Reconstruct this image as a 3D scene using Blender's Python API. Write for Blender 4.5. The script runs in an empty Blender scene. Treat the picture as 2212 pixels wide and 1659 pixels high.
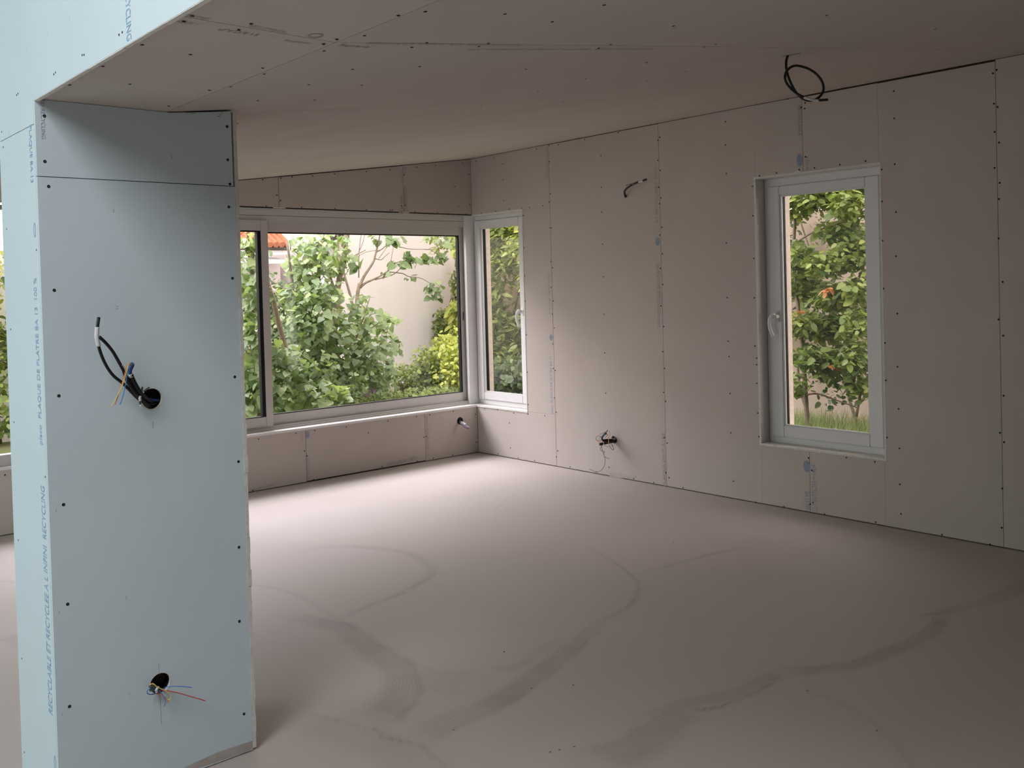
import bpy, bmesh, math, random
import numpy as np
from mathutils import Vector, Matrix

random.seed(7)
rng = np.random.default_rng(7)
S = bpy.context.scene
COL = S.collection

# ------------------------------------------------------------------ camera
FPX, CX, CY = 2041.56, 1106.0, 653.26
YAW, PITCH, ROLL = -0.718, -0.0178, 0.0271
CAM = np.array([0.0, 0.0, 1.55])
_a = -YAW
_r = np.array([math.cos(_a), -math.sin(_a), 0])
_f = np.array([math.sin(_a)*math.cos(PITCH), math.cos(_a)*math.cos(PITCH), math.sin(PITCH)])
_u = np.array([-math.sin(_a)*math.sin(PITCH), -math.cos(_a)*math.sin(PITCH), math.cos(PITCH)])
RIGHT = math.cos(ROLL)*_r - math.sin(ROLL)*_u
UP = math.sin(ROLL)*_r + math.cos(ROLL)*_u
FWD = _f
cd = bpy.data.cameras.new('camera')
cam = bpy.data.objects.new('camera', cd)
COL.objects.link(cam)
M = Matrix(((RIGHT[0], UP[0], -FWD[0], 0), (RIGHT[1], UP[1], -FWD[1], 0), (RIGHT[2], UP[2], -FWD[2], CAM[2]), (0, 0, 0, 1)))
cam.matrix_world = M
cd.sensor_width = 36
cd.lens = FPX/2212*36
cd.shift_y = (CY-829.5)/2212
cd.clip_start = 0.05
cd.clip_end = 200
S.camera = cam

# ------------------------------------------------------------------ view, world, lights
S.view_settings.view_transform = 'Standard'
S.view_settings.look = 'None'
S.view_settings.exposure = 0.0
S.view_settings.gamma = 1.0
S.view_settings.use_curve_mapping = False
W = bpy.data.worlds.new('overcast_sky')
S.world = W
W.use_nodes = True
bg = W.node_tree.nodes['Background']
bg.inputs[0].default_value = (1.0, 0.91, 0.87, 1)
bg.inputs[1].default_value = 3.7


def area(name, loc, target, sx, sy, power, color, spread=180):
    l = bpy.data.lights.new(name, 'AREA')
    l.shape = 'RECTANGLE'
    l.size, l.size_y = sx, sy
    l.energy = power
    l.color = color
    l.spread = math.radians(spread)
    o = bpy.data.objects.new(name, l)
    COL.objects.link(o)
    o.location = loc
    d = Vector(target)-Vector(loc)
    o.rotation_euler = d.to_track_quat('-Z', 'Y').to_euler()
    return o


# added area lamps: garden sky boost, overhead and side stand-ins for unseen glazing
area('garden_sky_boost', (3.4, 9.9, 4.7), (3.4, 5.6, 0.6), 6.4, 2.4, 690, (1.0, 0.97, 1.12))
area('overhead_stand_in_light', (-1.3, 0.9, 4.2), (-0.95, 0.9, 1.4), 1.5, 4.2, 250, (0.98, 1.01, 1.03))
area('side_stand_in_light', (-2.6, 5.6, 2.0), (0.4, 3.3, 1.4), 2.4, 2.6, 60, (0.84, 1.08, 1.08))

# ------------------------------------------------------------------ dimensions
XR, YW, XH, YP = 5.5314, 6.868, 0.7842, 2.9925
XE, XF, ZS = 1.408, 1.1735, 2.134
ZC = 2.7375
KS = (ZC-ZS)/(XR-XF)
YL = 3.397
XL0, YN, ZHI = -4.0, -3.0, 4.3


def ceil_z(x):
    return ZS if x <= XF else ZS+KS*(x-XF)


def ray(px, py):
    return FWD+RIGHT*(px-CX)/FPX-UP*(py-CY)/FPX


def hit(px, py, n, d):
    r = ray(px, py)
    n = np.array(n, float)
    return CAM+r*(d-n@CAM)/(n@r)


def hx(px, py, x=XR): return hit(px, py, (1, 0, 0), x)
def hy(px, py, y=YW): return hit(px, py, (0, 1, 0), y)
def hz(px, py, z=0.0): return hit(px, py, (0, 0, 1), z)
def hc(px, py):
    p = hit(px, py, (-KS, 0, 1), ZS-KS*XF)
    return p if p[0] > XF else hz(px, py, ZS)


# ------------------------------------------------------------------ materials
def mat(name, col, rough=0.7, spec=0.3, metal=0.0, noise=0.0, nscale=8.0, bump=0.0, bscale=200.0, col2=None):
    m = bpy.data.materials.new(name)
    m.use_nodes = True
    nt = m.node_tree
    b = nt.nodes['Principled BSDF']
    b.inputs['Base Color'].default_value = (*col, 1)
    b.inputs['Roughness'].default_value = rough
    b.inputs['Specular IOR Level'].default_value = spec
    b.inputs['Metallic'].default_value = metal
    tc = nt.nodes.new('ShaderNodeTexCoord')
    if noise > 0 or col2:
        n = nt.nodes.new('ShaderNodeTexNoise')
        n.inputs['Scale'].default_value = nscale
        n.inputs['Detail'].default_value = 5
        nt.links.new(tc.outputs['Object'], n.inputs['Vector'])
        r = nt.nodes.new('ShaderNodeValToRGB')
        c2 = col2 or tuple(min(1, c*(1+noise)) for c in col)
        c1 = col if col2 else tuple(c*(1-noise) for c in col)
        r.color_ramp.elements[0].position = 0.32
        r.color_ramp.elements[1].position = 0.68
        r.color_ramp.elements[0].color = (*c1, 1)
        r.color_ramp.elements[1].color = (*c2, 1)
        nt.links.new(n.outputs['Fac'], r.inputs['Fac'])
        nt.links.new(r.outputs['Color'], b.inputs['Base Color'])
    if bump > 0:
        n2 = nt.nodes.new('ShaderNodeTexNoise')
        n2.inputs['Scale'].default_value = bscale
        n2.inputs['Detail'].default_value = 4
        nt.links.new(tc.outputs['Object'], n2.inputs['Vector'])
        bp = nt.nodes.new('ShaderNodeBump')
        bp.inputs['Strength'].default_value = bump
        bp.inputs['Distance'].default_value = 0.002
        nt.links.new(n2.outputs['Fac'], bp.inputs['Height'])
        nt.links.new(bp.outputs['Normal'], b.inputs['Normal'])
    return m


M_BOARD = mat('plasterboard_paper', (0.56, 0.495, 0.455), 0.9, 0.1, noise=0.025, nscale=3.0, bump=0.15, bscale=400)
M_BOARD_COOL = mat('cool_lit_plasterboard_paper', (0.62, 0.715, 0.76), 0.9, 0.1, noise=0.02, nscale=3.0, bump=0.15, bscale=400)  # same board; cool bright daylight on header and pillar put into its colour
M_EDGE = mat('cut_gypsum_edge', (0.72, 0.70, 0.66), 0.95, 0.05, noise=0.08, nscale=60, bump=0.6, bscale=150)
M_BACK = mat('dark_cavity', (0.07, 0.055, 0.045), 1.0, 0.0, noise=0.2, nscale=10)
M_SHELL = mat('darkened_shell_wall', (0.16, 0.15, 0.14), 0.9, 0.1, noise=0.05)  # unseen wall, colour darkened to cut bounced light
M_SCREW = mat('black_screw', (0.012, 0.011, 0.010), 0.6, 0.2, noise=0.1)
M_INK = mat('printed_blue_ink', (0.30, 0.34, 0.44), 0.9, 0.05, noise=0.15, nscale=40)
M_INKG = mat('printed_grey_ink', (0.36, 0.34, 0.34), 0.9, 0.05, noise=0.15, nscale=40)
M_INKL = mat('light_blue_ink', (0.27, 0.43, 0.62), 0.9, 0.05, noise=0.2, nscale=40)
M_PENCIL = mat('pencil_line', (0.25, 0.24, 0.23), 0.9, 0.05, noise=0.2)
M_DUST = mat('screed_stain', (0.47, 0.43, 0.40), 0.95, 0.05, noise=0.1, nscale=20)
M_PVC = mat('white_pvc', (0.74, 0.73, 0.73), 0.42, 0.4, noise=0.02, nscale=4)
M_ALU = mat('beige_lacquered_aluminium', (0.60, 0.57, 0.54), 0.5, 0.4, noise=0.02, nscale=4)
M_GASKET = mat('black_gasket', (0.012, 0.013, 0.012), 0.6, 0.2, noise=0.1)
M_SILL = mat('white_sill', (0.80, 0.77, 0.75), 0.6, 0.3, noise=0.03, nscale=10)
M_STONE = mat('stone_reveal', (0.66, 0.56, 0.49), 0.9, 0.1, noise=0.1, nscale=30, bump=0.8, bscale=90)
M_RENDER = mat('pink_render', (0.90, 0.84, 0.84), 0.95, 0.05, bump=0.8, bscale=40, col2=(0.84, 0.77, 0.765), nscale=1.2)
M_OCHRE = mat('ochre_render', (0.55, 0.43, 0.34), 0.95, 0.05, bump=0.8, bscale=40, col2=(0.42, 0.33, 0.27), nscale=2.2)
M_TILE = mat('red_clay_tile', (0.62, 0.25, 0.15), 0.85, 0.1, col2=(0.45, 0.17, 0.10), nscale=12)
M_WHITE = mat('white_metal_gutter', (0.75, 0.76, 0.78), 0.5, 0.4, noise=0.05)
M_EAVE = mat('dark_wood_eave', (0.09, 0.075, 0.065), 0.9, 0.1, noise=0.2)
M_SOIL = mat('garden_soil', (0.14, 0.13, 0.075), 0.95, 0.05, col2=(0.10, 0.14, 0.05), nscale=3)
M_BARK = mat('grey_brown_bark', (0.27, 0.21, 0.15), 0.9, 0.1, col2=(0.17, 0.13, 0.095), nscale=25, bump=0.8, bscale=80)
M_BLACK = mat('black_sheath', (0.010, 0.010, 0.011), 0.42, 0.4, noise=0.1)
M_BLUE = mat('blue_conduit', (0.02, 0.06, 0.20), 0.45, 0.4, noise=0.1)
M_WBLUE = mat('blue_wire', (0.06, 0.22, 0.62), 0.4, 0.4, noise=0.05)
M_WRED = mat('red_wire', (0.50, 0.05, 0.04), 0.4, 0.4, noise=0.05)
M_WORG = mat('orange_wire', (0.80, 0.25, 0.08), 0.4, 0.4, noise=0.05)
M_WYEL = mat('yellow_wire', (0.78, 0.62, 0.16), 0.4, 0.4, noise=0.05)
M_WBRN = mat('brown_wire', (0.22, 0.12, 0.07), 0.5, 0.3, noise=0.05)
M_TAPE = mat('white_tape', (0.72, 0.72, 0.74), 0.5, 0.3, noise=0.06, nscale=60)
M_SLEEVE = mat('grey_sleeve', (0.10, 0.105, 0.10), 0.4, 0.5, noise=0.1, nscale=60)


def glass_mat():
    m = bpy.data.materials.new('window_glass')
    m.use_nodes = True
    nt = m.node_tree
    nt.nodes.clear()
    o = nt.nodes.new('ShaderNodeOutputMaterial')
    t = nt.nodes.new('ShaderNodeBsdfTransparent')
    t.inputs[0].default_value = (0.985, 0.99, 0.985, 1)
    g = nt.nodes.new('ShaderNodeBsdfGlossy')
    g.inputs['Roughness'].default_value = 0.01
    lw = nt.nodes.new('ShaderNodeLayerWeight')
    lw.inputs[0].default_value = 0.5
    pw = nt.nodes.new('ShaderNodeMath')
    pw.operation = 'POWER'
    pw.inputs[1].default_value = 5
    nt.links.new(lw.outputs['Facing'], pw.inputs[0])
    f = nt.nodes.new('ShaderNodeMath')
    f.operation = 'MULTIPLY_ADD'
    f.inputs[1].default_value = 0.9
    f.inputs[2].default_value = 0.02
    nt.links.new(pw.outputs[0], f.inputs[0])
    x = nt.nodes.new('ShaderNodeMixShader')
    nt.links.new(f.outputs[0], x.inputs[0])
    nt.links.new(t.outputs[0], x.inputs[1])
    nt.links.new(g.outputs[0], x.inputs[2])
    nt.links.new(x.outputs[0], o.inputs[0])
    return m


M_GLASS = glass_mat()


def leaf_mat(name, c1, c2, c3):
    m = bpy.data.materials.new(name)
    m.use_nodes = True
    nt = m.node_tree
    nt.nodes.clear()
    L = nt.links
    o = nt.nodes.new('ShaderNodeOutputMaterial')
    at = nt.nodes.new('ShaderNodeAttribute')
    at.attribute_name = 'tone'
    r = nt.nodes.new('ShaderNodeValToRGB')
    e = r.color_ramp.elements
    e[0].position = 0.0
    e[0].color = (*c1, 1)
    e[1].position = 1.0
    e[1].color = (*c3, 1)
    k = e.new(0.55)
    k.color = (*c2, 1)
    L.new(at.outputs['Fac'], r.inputs[0])
    d = nt.nodes.new('ShaderNodeBsdfPrincipled')
    d.inputs['Roughness'].default_value = 0.42
    d.inputs['Specular IOR Level'].default_value = 0.45
    t = nt.nodes.new('ShaderNodeBsdfTranslucent')
    x = nt.nodes.new('ShaderNodeMixShader')
    x.inputs[0].default_value = 0.40
    L.new(r.outputs[0], d.inputs['Base Color'])
    g = nt.nodes.new('ShaderNodeMixRGB')
    g.blend_type = 'MULTIPLY'
    g.inputs[0].default_value = 1
    g.inputs[2].default_value = (1.1, 1.15, 0.6, 1)
    L.new(r.outputs[0], g.inputs[1])
    L.new(g.outputs[0], t.inputs[0])
    L.new(d.outputs[0], x.inputs[1])
    L.new(t.outputs[0], x.inputs[2])
    L.new(x.outputs[0], o.inputs[0])
    return m


ML_LILAC = leaf_mat('lilac_leaves', (0.10, 0.155, 0.07), (0.22, 0.30, 0.145), (0.40, 0.47, 0.23))
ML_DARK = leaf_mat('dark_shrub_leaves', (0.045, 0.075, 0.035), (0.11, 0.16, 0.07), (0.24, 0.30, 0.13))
ML_LIME = leaf_mat('lime_leaves', (0.20, 0.27, 0.06), (0.42, 0.48, 0.11), (0.66, 0.66, 0.16))
ML_VINE = leaf_mat('vine_leaves', (0.08, 0.13, 0.045), (0.25, 0.32, 0.10), (0.50, 0.54, 0.18))
ML_GRASS = leaf_mat('grass_blades', (0.14, 0.20, 0.06), (0.28, 0.36, 0.12), (0.46, 0.48, 0.22))
ML_PURPLE = leaf_mat('purple_petals', (0.30, 0.18, 0.36), (0.50, 0.34, 0.56), (0.62, 0.48, 0.66))
ML_RED = leaf_mat('orange_leaves', (0.50, 0.16, 0.06), (0.66, 0.26, 0.12), (0.75, 0.42, 0.22))


def floor_mat():
    m = bpy.data.materials.new('smoothed_screed')
    m.use_nodes = True
    nt = m.node_tree
    L = nt.links
    b = nt.nodes['Principled BSDF']
    b.inputs['Roughness'].default_value = 0.62
    b.inputs['Specular IOR Level'].default_value = 0.22
    tc = nt.nodes.new('ShaderNodeTexCoord')
    n = nt.nodes.new('ShaderNodeTexNoise')
    n.inputs['Scale'].default_value = 0.9
    n.inputs['Detail'].default_value = 4
    L.new(tc.outputs['Object'], n.inputs['Vector'])
    r = nt.nodes.new('ShaderNodeValToRGB')
    r.color_ramp.elements[0].position = 0.3
    r.color_ramp.elements[1].position = 0.7
    r.color_ramp.elements[0].color = (0.435, 0.385, 0.355, 1)
    r.color_ramp.elements[1].color = (0.475, 0.42, 0.39, 1)
    L.new(n.outputs['Fac'], r.inputs['Fac'])
    a1 = nt.nodes.new('ShaderNodeAttribute')
    a1.attribute_name = 'band'
    a2 = nt.nodes.new('ShaderNodeAttribute')
    a2.attribute_name = 'stroke'
    # broken, streaky coverage of the trowelled band
    n2 = nt.nodes.new('ShaderNodeTexNoise')
    n2.inputs['Scale'].default_value = 5
    n2.inputs['Detail'].default_value = 6
    L.new(tc.outputs['Object'], n2.inputs['Vector'])
    sn = nt.nodes.new('ShaderNodeMath')
    sn.operation = 'SINE'
    ml = nt.nodes.new('ShaderNodeMath')
    ml.operation = 'MULTIPLY'
    ml.inputs[1].default_value = 480
    nw = nt.nodes.new('ShaderNodeTexNoise')
    nw.inputs['Scale'].default_value = 7
    nw.inputs['Detail'].default_value = 3
    L.new(tc.outputs['Object'], nw.inputs['Vector'])
    wa = nt.nodes.new('ShaderNodeMath')
    wa.operation = 'MULTIPLY_ADD'
    wa.inputs[1].default_value = 0.018
    L.new(nw.outputs['Fac'], wa.inputs[0])
    L.new(a2.outputs['Fac'], wa.inputs[2])
    L.new(wa.outputs[0], ml.inputs[0])
    L.new(ml.outputs[0], sn.inputs[0])
    s2 = nt.nodes.new('ShaderNodeMath')
    s2.operation = 'MULTIPLY_ADD'
    s2.inputs[1].default_value = 0.20
    s2.inputs[2].default_value = -0.15
    L.new(sn.outputs[0], s2.inputs[0])
    ad = nt.nodes.new('ShaderNodeMath')
    ad.operation = 'ADD'
    L.new(s2.outputs[0], ad.inputs[0])
    n2m = nt.nodes.new('ShaderNodeMath')
    n2m.operation = 'MULTIPLY'
    n2m.inputs[1].default_value = 1.9
    L.new(n2.outputs['Fac'], n2m.inputs[0])
    L.new(n2m.outputs[0], ad.inputs[1])
    mu = nt.nodes.new('ShaderNodeMath')
    mu.operation = 'MULTIPLY'
    mu.use_clamp = True
    L.new(a1.outputs['Fac'], mu.inputs[0])
    L.new(ad.outputs[0], mu.inputs[1])
    mx = nt.nodes.new('ShaderNodeMixRGB')
    mx.inputs[2].default_value = (0.27, 0.235, 0.21, 1)
    L.new(mu.outputs[0], mx.inputs[0])
    L.new(r.outputs[0], mx.inputs[1])
    L.new(mx.outputs[0], b.inputs['Base Color'])
    n3 = nt.nodes.new('ShaderNodeTexNoise')
    n3.inputs['Scale'].default_value = 2.2
    n3.inputs['Detail'].default_value = 8
    n3.inputs['Roughness'].default_value = 0.45
    L.new(tc.outputs['Object'], n3.inputs['Vector'])
    h = nt.nodes.new('ShaderNodeMath')
    h.operation = 'MULTIPLY_ADD'
    h.inputs[1].default_value = 0.25
    L.new(mu.outputs[0], h.inputs[0])
    L.new(n3.outputs['Fac'], h.inputs[2])
    bp = nt.nodes.new('ShaderNodeBump')
    bp.inputs['Strength'].default_value = 0.35
    bp.inputs['Distance'].default_value = 0.006
    L.new(h.outputs[0], bp.inputs['Height'])
    L.new(bp.outputs['Normal'], b.inputs['Normal'])
    return m


M_FLOOR = floor_mat()


# ------------------------------------------------------------------ helpers
def props(o, label=None, cat=None, group=None, kind=None):
    if label: o['label'] = label
    if cat: o['category'] = cat
    if group: o['group'] = group
    if kind: o['kind'] = kind
    return o


def mesh_obj(name, verts, faces, material, parent=None, smooth=False):
    me = bpy.data.meshes.new(name)
    me.from_pydata([tuple(v) for v in verts], [], faces)
    me.update()
    me.materials.append(material)
    if smooth:
        me.polygons.foreach_set('use_smooth', [True]*len(me.polygons))
    o = bpy.data.objects.new(name, me)
    COL.objects.link(o)
    if parent is not None:
        o.parent = parent
        o.matrix_parent_inverse = Matrix.Translation(-Vector(parent.location))
    return o


def empty(name, loc=(0, 0, 0)):
    o = bpy.data.objects.new(name, None)
    o.empty_display_size = 0.1
    COL.objects.link(o)
    o.location = loc
    return o


class MB:
    def __init__(s): s.v = []; s.f = []

    def quad_grid(s): pass

    def box(s, a, b, bev=0.0):
        x0, x1 = sorted((a[0], b[0])); y0, y1 = sorted((a[1], b[1])); z0, z1 = sorted((a[2], b[2]))
        if bev <= 0:
            i = len(s.v)
            s.v += [(x0, y0, z0), (x1, y0, z0), (x1, y1, z0), (x0, y1, z0), (x0, y0, z1), (x1, y0, z1), (x1, y1, z1), (x0, y1, z1)]
            s.f += [tuple(i+k for k in q) for q in ((0, 3, 2, 1), (4, 5, 6, 7), (0, 1, 5, 4), (1, 2, 6, 5), (2, 3, 7, 6), (3, 0, 4, 7))]
        else:
            bm = bmesh.new()
            bmesh.ops.create_cube(bm, size=1)
            for v in bm.verts:
                v.co = Vector(((x0+x1)/2+v.co.x*(x1-x0), (y0+y1)/2+v.co.y*(y1-y0), (z0+z1)/2+v.co.z*(z1-z0)))
            bmesh.ops.bevel(bm, geom=bm.edges[:], offset=bev, segments=2, affect='EDGES')
            s.add_bm(bm)
        return s

    def add_bm(s, bm):
        i = len(s.v)
        bm.verts.index_update()
        s.v += [tuple(v.co) for v in bm.verts]
        s.f += [tuple(i+v.index for v in f.verts) for f in bm.faces]
        bm.free()

    def tube(s, pts, r, n=10, cap=True, sub=6, smooth=True):
        pts = [np.array(p, float) for p in pts]
        rs = r if hasattr(r, '__len__') else [r]*len(pts)
        if smooth and len(pts) > 2:
            q = []; rr = []
            P = [2*pts[0]-pts[1]]+pts+[2*pts[-1]-pts[-2]]
            for k in range(1, len(P)-2):
                for t in np.linspace(0, 1, sub, endpoint=False):
                    a, b, c, d = P[k-1:k+3]
                    q.append(0.5*((2*b)+(c-a)*t+(2*a-5*b+4*c-d)*t*t+(3*b-a-3*c+d)*t**3))
                    rr.append(rs[k-1]*(1-t)+rs[k]*t)
            q.append(pts[-1]); rr.append(rs[-1])
            pts, rs = q, rr
        i0 = len(s.v)
        up = np.array([0.13, 0.31, 0.94])
        for k, p in enumerate(pts):
            d = pts[min(k+1, len(pts)-1)]-pts[max(k-1, 0)]
            d = d/(np.linalg.norm(d)+1e-12)
            a = up-(up@d)*d
            if np.linalg.norm(a) < 1e-3: a = np.cross(d, (1, 0, 0))
            a /= np.linalg.norm(a); up = a
            b = np.cross(d, a)
            for j in range(n):
                t = 2*math.pi*j/n
                s.v.append(tuple(p+rs[k]*(math.cos(t)*a+math.sin(t)*b)))
        for k in range(len(pts)-1):
            for j in range(n):
                s.f.append((i0+k*n+j, i0+k*n+(j+1) % n, i0+(k+1)*n+(j+1) % n, i0+(k+1)*n+j))
        if cap:
            s.f.append(tuple(i0+j for j in range(n))[::-1])
            s.f.append(tuple(i0+(len(pts)-1)*n+j for j in range(n)))
        return s

    def build(s, name, material, parent=None, smooth=False):
        return mesh_obj(name, s.v, s.f, material, parent, smooth)


# frames of the wall planes: point = org + u*U + v*Z, room side = normal
class Plane:
    def __init__(s, kind, val):
        s.k, s.c = kind, val

    def p(s, u, v, d=0.0):           # d > 0 towards the room
        if s.k == 'x': return (s.c-d, u, v)
        if s.k == 'y': return (u, s.c-d, v)
        if s.k == 'c': return (u, v, ceil_z(u)-d)

    def px(s, x, y):
        if s.k == 'x':
            h = hx(x, y, s.c); return h[1], h[2]
        if s.k == 'y':
            h = hy(x, y, s.c); return h[0], h[2]
        h = hc(x, y); return h[0], h[1]

    def right(s): return {'x': (0, -1, 0), 'y': (1, 0, 0)}[s.k]


P_R, P_W = Plane('x', XR), Plane('y', YW)
P_H, P_P, P_C = Plane('x', XH), Plane('y', YP), Plane('c', 0)
TH = 0.0125


def board(plane, u0, u1, v0, v1, parent, taper=(1, 1), gap=(0.002, 0.002), topfun=None, name='plasterboard', m=None, vgap=0.0):
    """one sheet: front face with tapered long edges, thickness behind"""
    u0 += gap[0]; u1 -= gap[1]
    v0 += vgap; v1 -= vgap
    us = [u0, u1]; ds = {u0: 0.0, u1: 0.0}
    w = u1-u0
    if taper[0] and w > 0.2:
        us += [u0+0.012, u0+0.05]; ds[u0] = ds[u0+0.012] = -0.0012; ds[u0+0.05] = 0
    if taper[1] and w > 0.2:
        us += [u1-0.012, u1-0.05]; ds[u1] = ds[u1-0.012] = -0.0012; ds[u1-0.05] = 0
    us = sorted(set(us))
    V = []; F = []
    n = len(us)
    for back in (0, 1):
        for row in (0, 1):
            for u in us:
                v = v0 if row == 0 else (topfun(u) if topfun else v1)
                V.append(plane.p(u, v, -TH if back else ds[u]))
    for i in range(n-1):
        F.append((i, i+1, n+i+1, n+i))
        F.append((2*n+i+1, 2*n+i, 3*n+i, 3*n+i+1))
        F.append((2*n+i, 2*n+i+1, i+1, i))
        F.append((n+i, n+i+1, 3*n+i+1, 3*n+i))
    F.append((0, n, 3*n, 2*n))
    F.append((n-1, 3*n-1, 4*n-1, 2*n-1))
    o = mesh_obj(name, V, F, m or M_BOARD, parent)
    bm = bmesh.new(); bm.from_mesh(o.data)
    bmesh.ops.recalc_face_normals(bm, faces=bm.faces[:])
    bm.to_mesh(o.data); bm.free()
    return o


# -------------------------------- printed text on boards
def text_mesh(txt):
    c = bpy.data.curves.new('t', 'FONT')
    c.body = txt
    c.resolution_u = 3
    o = bpy.data.objects.new('t', c)
    COL.objects.link(o)
    bpy.context.view_layer.update()
    dg = bpy.context.evaluated_depsgraph_get()
    me = bpy.data.meshes.new_from_object(o.evaluated_get(dg))
    v = np.array([tuple(x.co)[:2] for x in me.vertices])
    f = [tuple(p.vertices) for p in me.polygons]
    bpy.data.objects.remove(o)
    bpy.data.curves.remove(c)
    bpy.data.meshes.remove(me)
    return v, f


TXT = {}


def printed(plane, txt, u, v, length, height, down, parent, m=M_INK, off=0.0006):
    """vertical line of print: starts at (u, v); down=True reads top to bottom"""
    if txt not in TXT: TXT[txt] = text_mesh(txt)
    tv, tf = TXT[txt]
    mn, mx_ = tv.min(0), tv.max(0)
    q = (tv-mn)/(mx_-mn)
    sg = -1 if plane.k == 'x' else 1        # which way 'right' runs in u
    V = []
    for a, b in q:
        if down:
            V.append(plane.p(u+sg*(b-0.5)*height, v-a*length, off))
        else:
            V.append(plane.p(u-sg*(b-0.5)*height, v+a*length, off))
    o = mesh_obj('printed_text', V, tf, m, parent)
    return o


def oval(plane, u, v, ru, rv, parent, m=M_INKL, ring=False, off=0.0006, name='printed_logo'):
    n = 24
    V = []; F = []
    for j in range(n):
        t = 2*math.pi*j/n
        V.append(plane.p(u+ru*math.cos(t), v+rv*math.sin(t), off))
    if ring:
        for j in range(n):
            t = 2*math.pi*j/n
            V.append(plane.p(u+ru*.72*math.cos(t), v+rv*.8*math.sin(t), off))
        F = [(j, (j+1) % n, n+(j+1) % n, n+j) for j in range(n)]
    else:
        F = [tuple(range(n))]
    return mesh_obj(name, V, F, m, parent)


def stripmark(plane, pts, w, parent, name='pencil_mark', m=M_PENCIL, off=0.0005):
    """thin mark along (u,v) points in the plane"""
    V = []; F = []
    for k, (u, v) in enumerate(pts):
        a = pts[max(k-1, 0)]; b = pts[min(k+1, len(pts)-1)]
        d = np.array([b[0]-a[0], b[1]-a[1]]); d = d/(np.linalg.norm(d)+1e-9)
        n = np.array([-d[1], d[0]])*w/2
        V += [plane.p(u+n[0], v+n[1], off), plane.p(u-n[0], v-n[1], off)]
    for k in range(len(pts)-1):
        F.append((2*k, 2*k+1, 2*k+3, 2*k+2))
    return mesh_obj(name, V, F, m, parent)


# -------------------------------- screws
def screw_mesh():
    b = MB()
    n = 12
    rings = [(1.0, 0.0), (0.85, 0.12), (0.45, 0.05), (0.0, -0.25)]
    for r, h in rings[:-1]:
        for j in range(n):
            t = 2*math.pi*j/n
            b.v.append((r*math.cos(t)*0.005, r*math.sin(t)*0.005, h*0.006+0.0004))
    b.v.append((0, 0, -0.0006))
    for k in range(2):
        for j in range(n):
            b.f.append((k*n+j, k*n+(j+1) % n, (k+1)*n+(j+1) % n, (k+1)*n+j))
    for j in range(n):
        b.f.append((2*n+j, 2*n+(j+1) % n, 3*n))
    me = bpy.data.meshes.new('screw_head')
    me.from_pydata(b.v, [], b.f)
    me.materials.append(M_SCREW)
    return me


SCREW = screw_mesh()
ROTS = {'x': Matrix.Rotation(-math.pi/2, 4, 'Y'), 'y': Matrix.Rotation(math.pi/2, 4, 'X'), 'c': Matrix.Rotation(math.pi, 4, 'X')}


def screws(plane, pts, parent, size=1.0, d=0.0002):
    seen = []
    pts = [plane.px(x, y) for x, y in pts]
    out = []
    for u, v in pts:
        if all((u-a)**2+(v-b)**2 > 0.012**2 for a, b in seen):
            seen.append((u, v)); out.append((u, v))
    out.sort(key=lambda q: (Vector(plane.p(q[0], q[1]))-Vector(CAM)).length)
    for u, v in out[:99]:
        o = bpy.data.objects.new('screw_head', SCREW)
        COL.objects.link(o)
        o.parent = parent
        R = ROTS[plane.k].copy()
        if plane.k == 'c' and u > XF:
            R = Matrix.Rotation(-math.atan(KS), 4, 'Y') @ R
        loc = Vector(plane.p(u, v, d))-Vector(parent.location)
        o.matrix_local = Matrix.Translation(loc) @ R @ Matrix.Scale(size, 4)
    rest = out[99:]
    if rest:
        V = []; F = []
        R = ROTS[plane.k]
        for u, v in rest:
            i = len(V)
            for w in SCREW.vertices:
                V.append(tuple(Vector(plane.p(u, v, d))+(R @ (w.co*size))))
            F += [tuple(i+k for k in p.vertices) for p in SCREW.polygons]
        o = mesh_obj('screw_head', V, F, M_SCREW, parent)
        o['kind'] = 'stuff'


def crop(ox, oy, sc, pts):
    return [(ox+x/sc, oy+y/sc) for x, y in pts]


def struct(name, loc=(0, 0, 0)):
    o = empty(name, loc)
    o['kind'] = 'structure'
    return o


# ================================================================== STRUCTURE
# ---- openings
N_Y0, N_Y1, N_Z0, N_Z1 = 6.174, 6.988, 0.442, 2.209       # narrow corner casement (right wall)
W_Y0, W_Y1, W_Z0, W_Z1 = 2.880, 3.768, 0.421, 2.232       # tall casement (right wall)
B_X0, B_X1 = 1.93, 5.628                                   # sliding window (window wall)
B_Z0, B_Z1 = 0.445, 2.211
L_X0, L_X1 = 1.235, 1.85                                   # fixed light left of it

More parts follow.
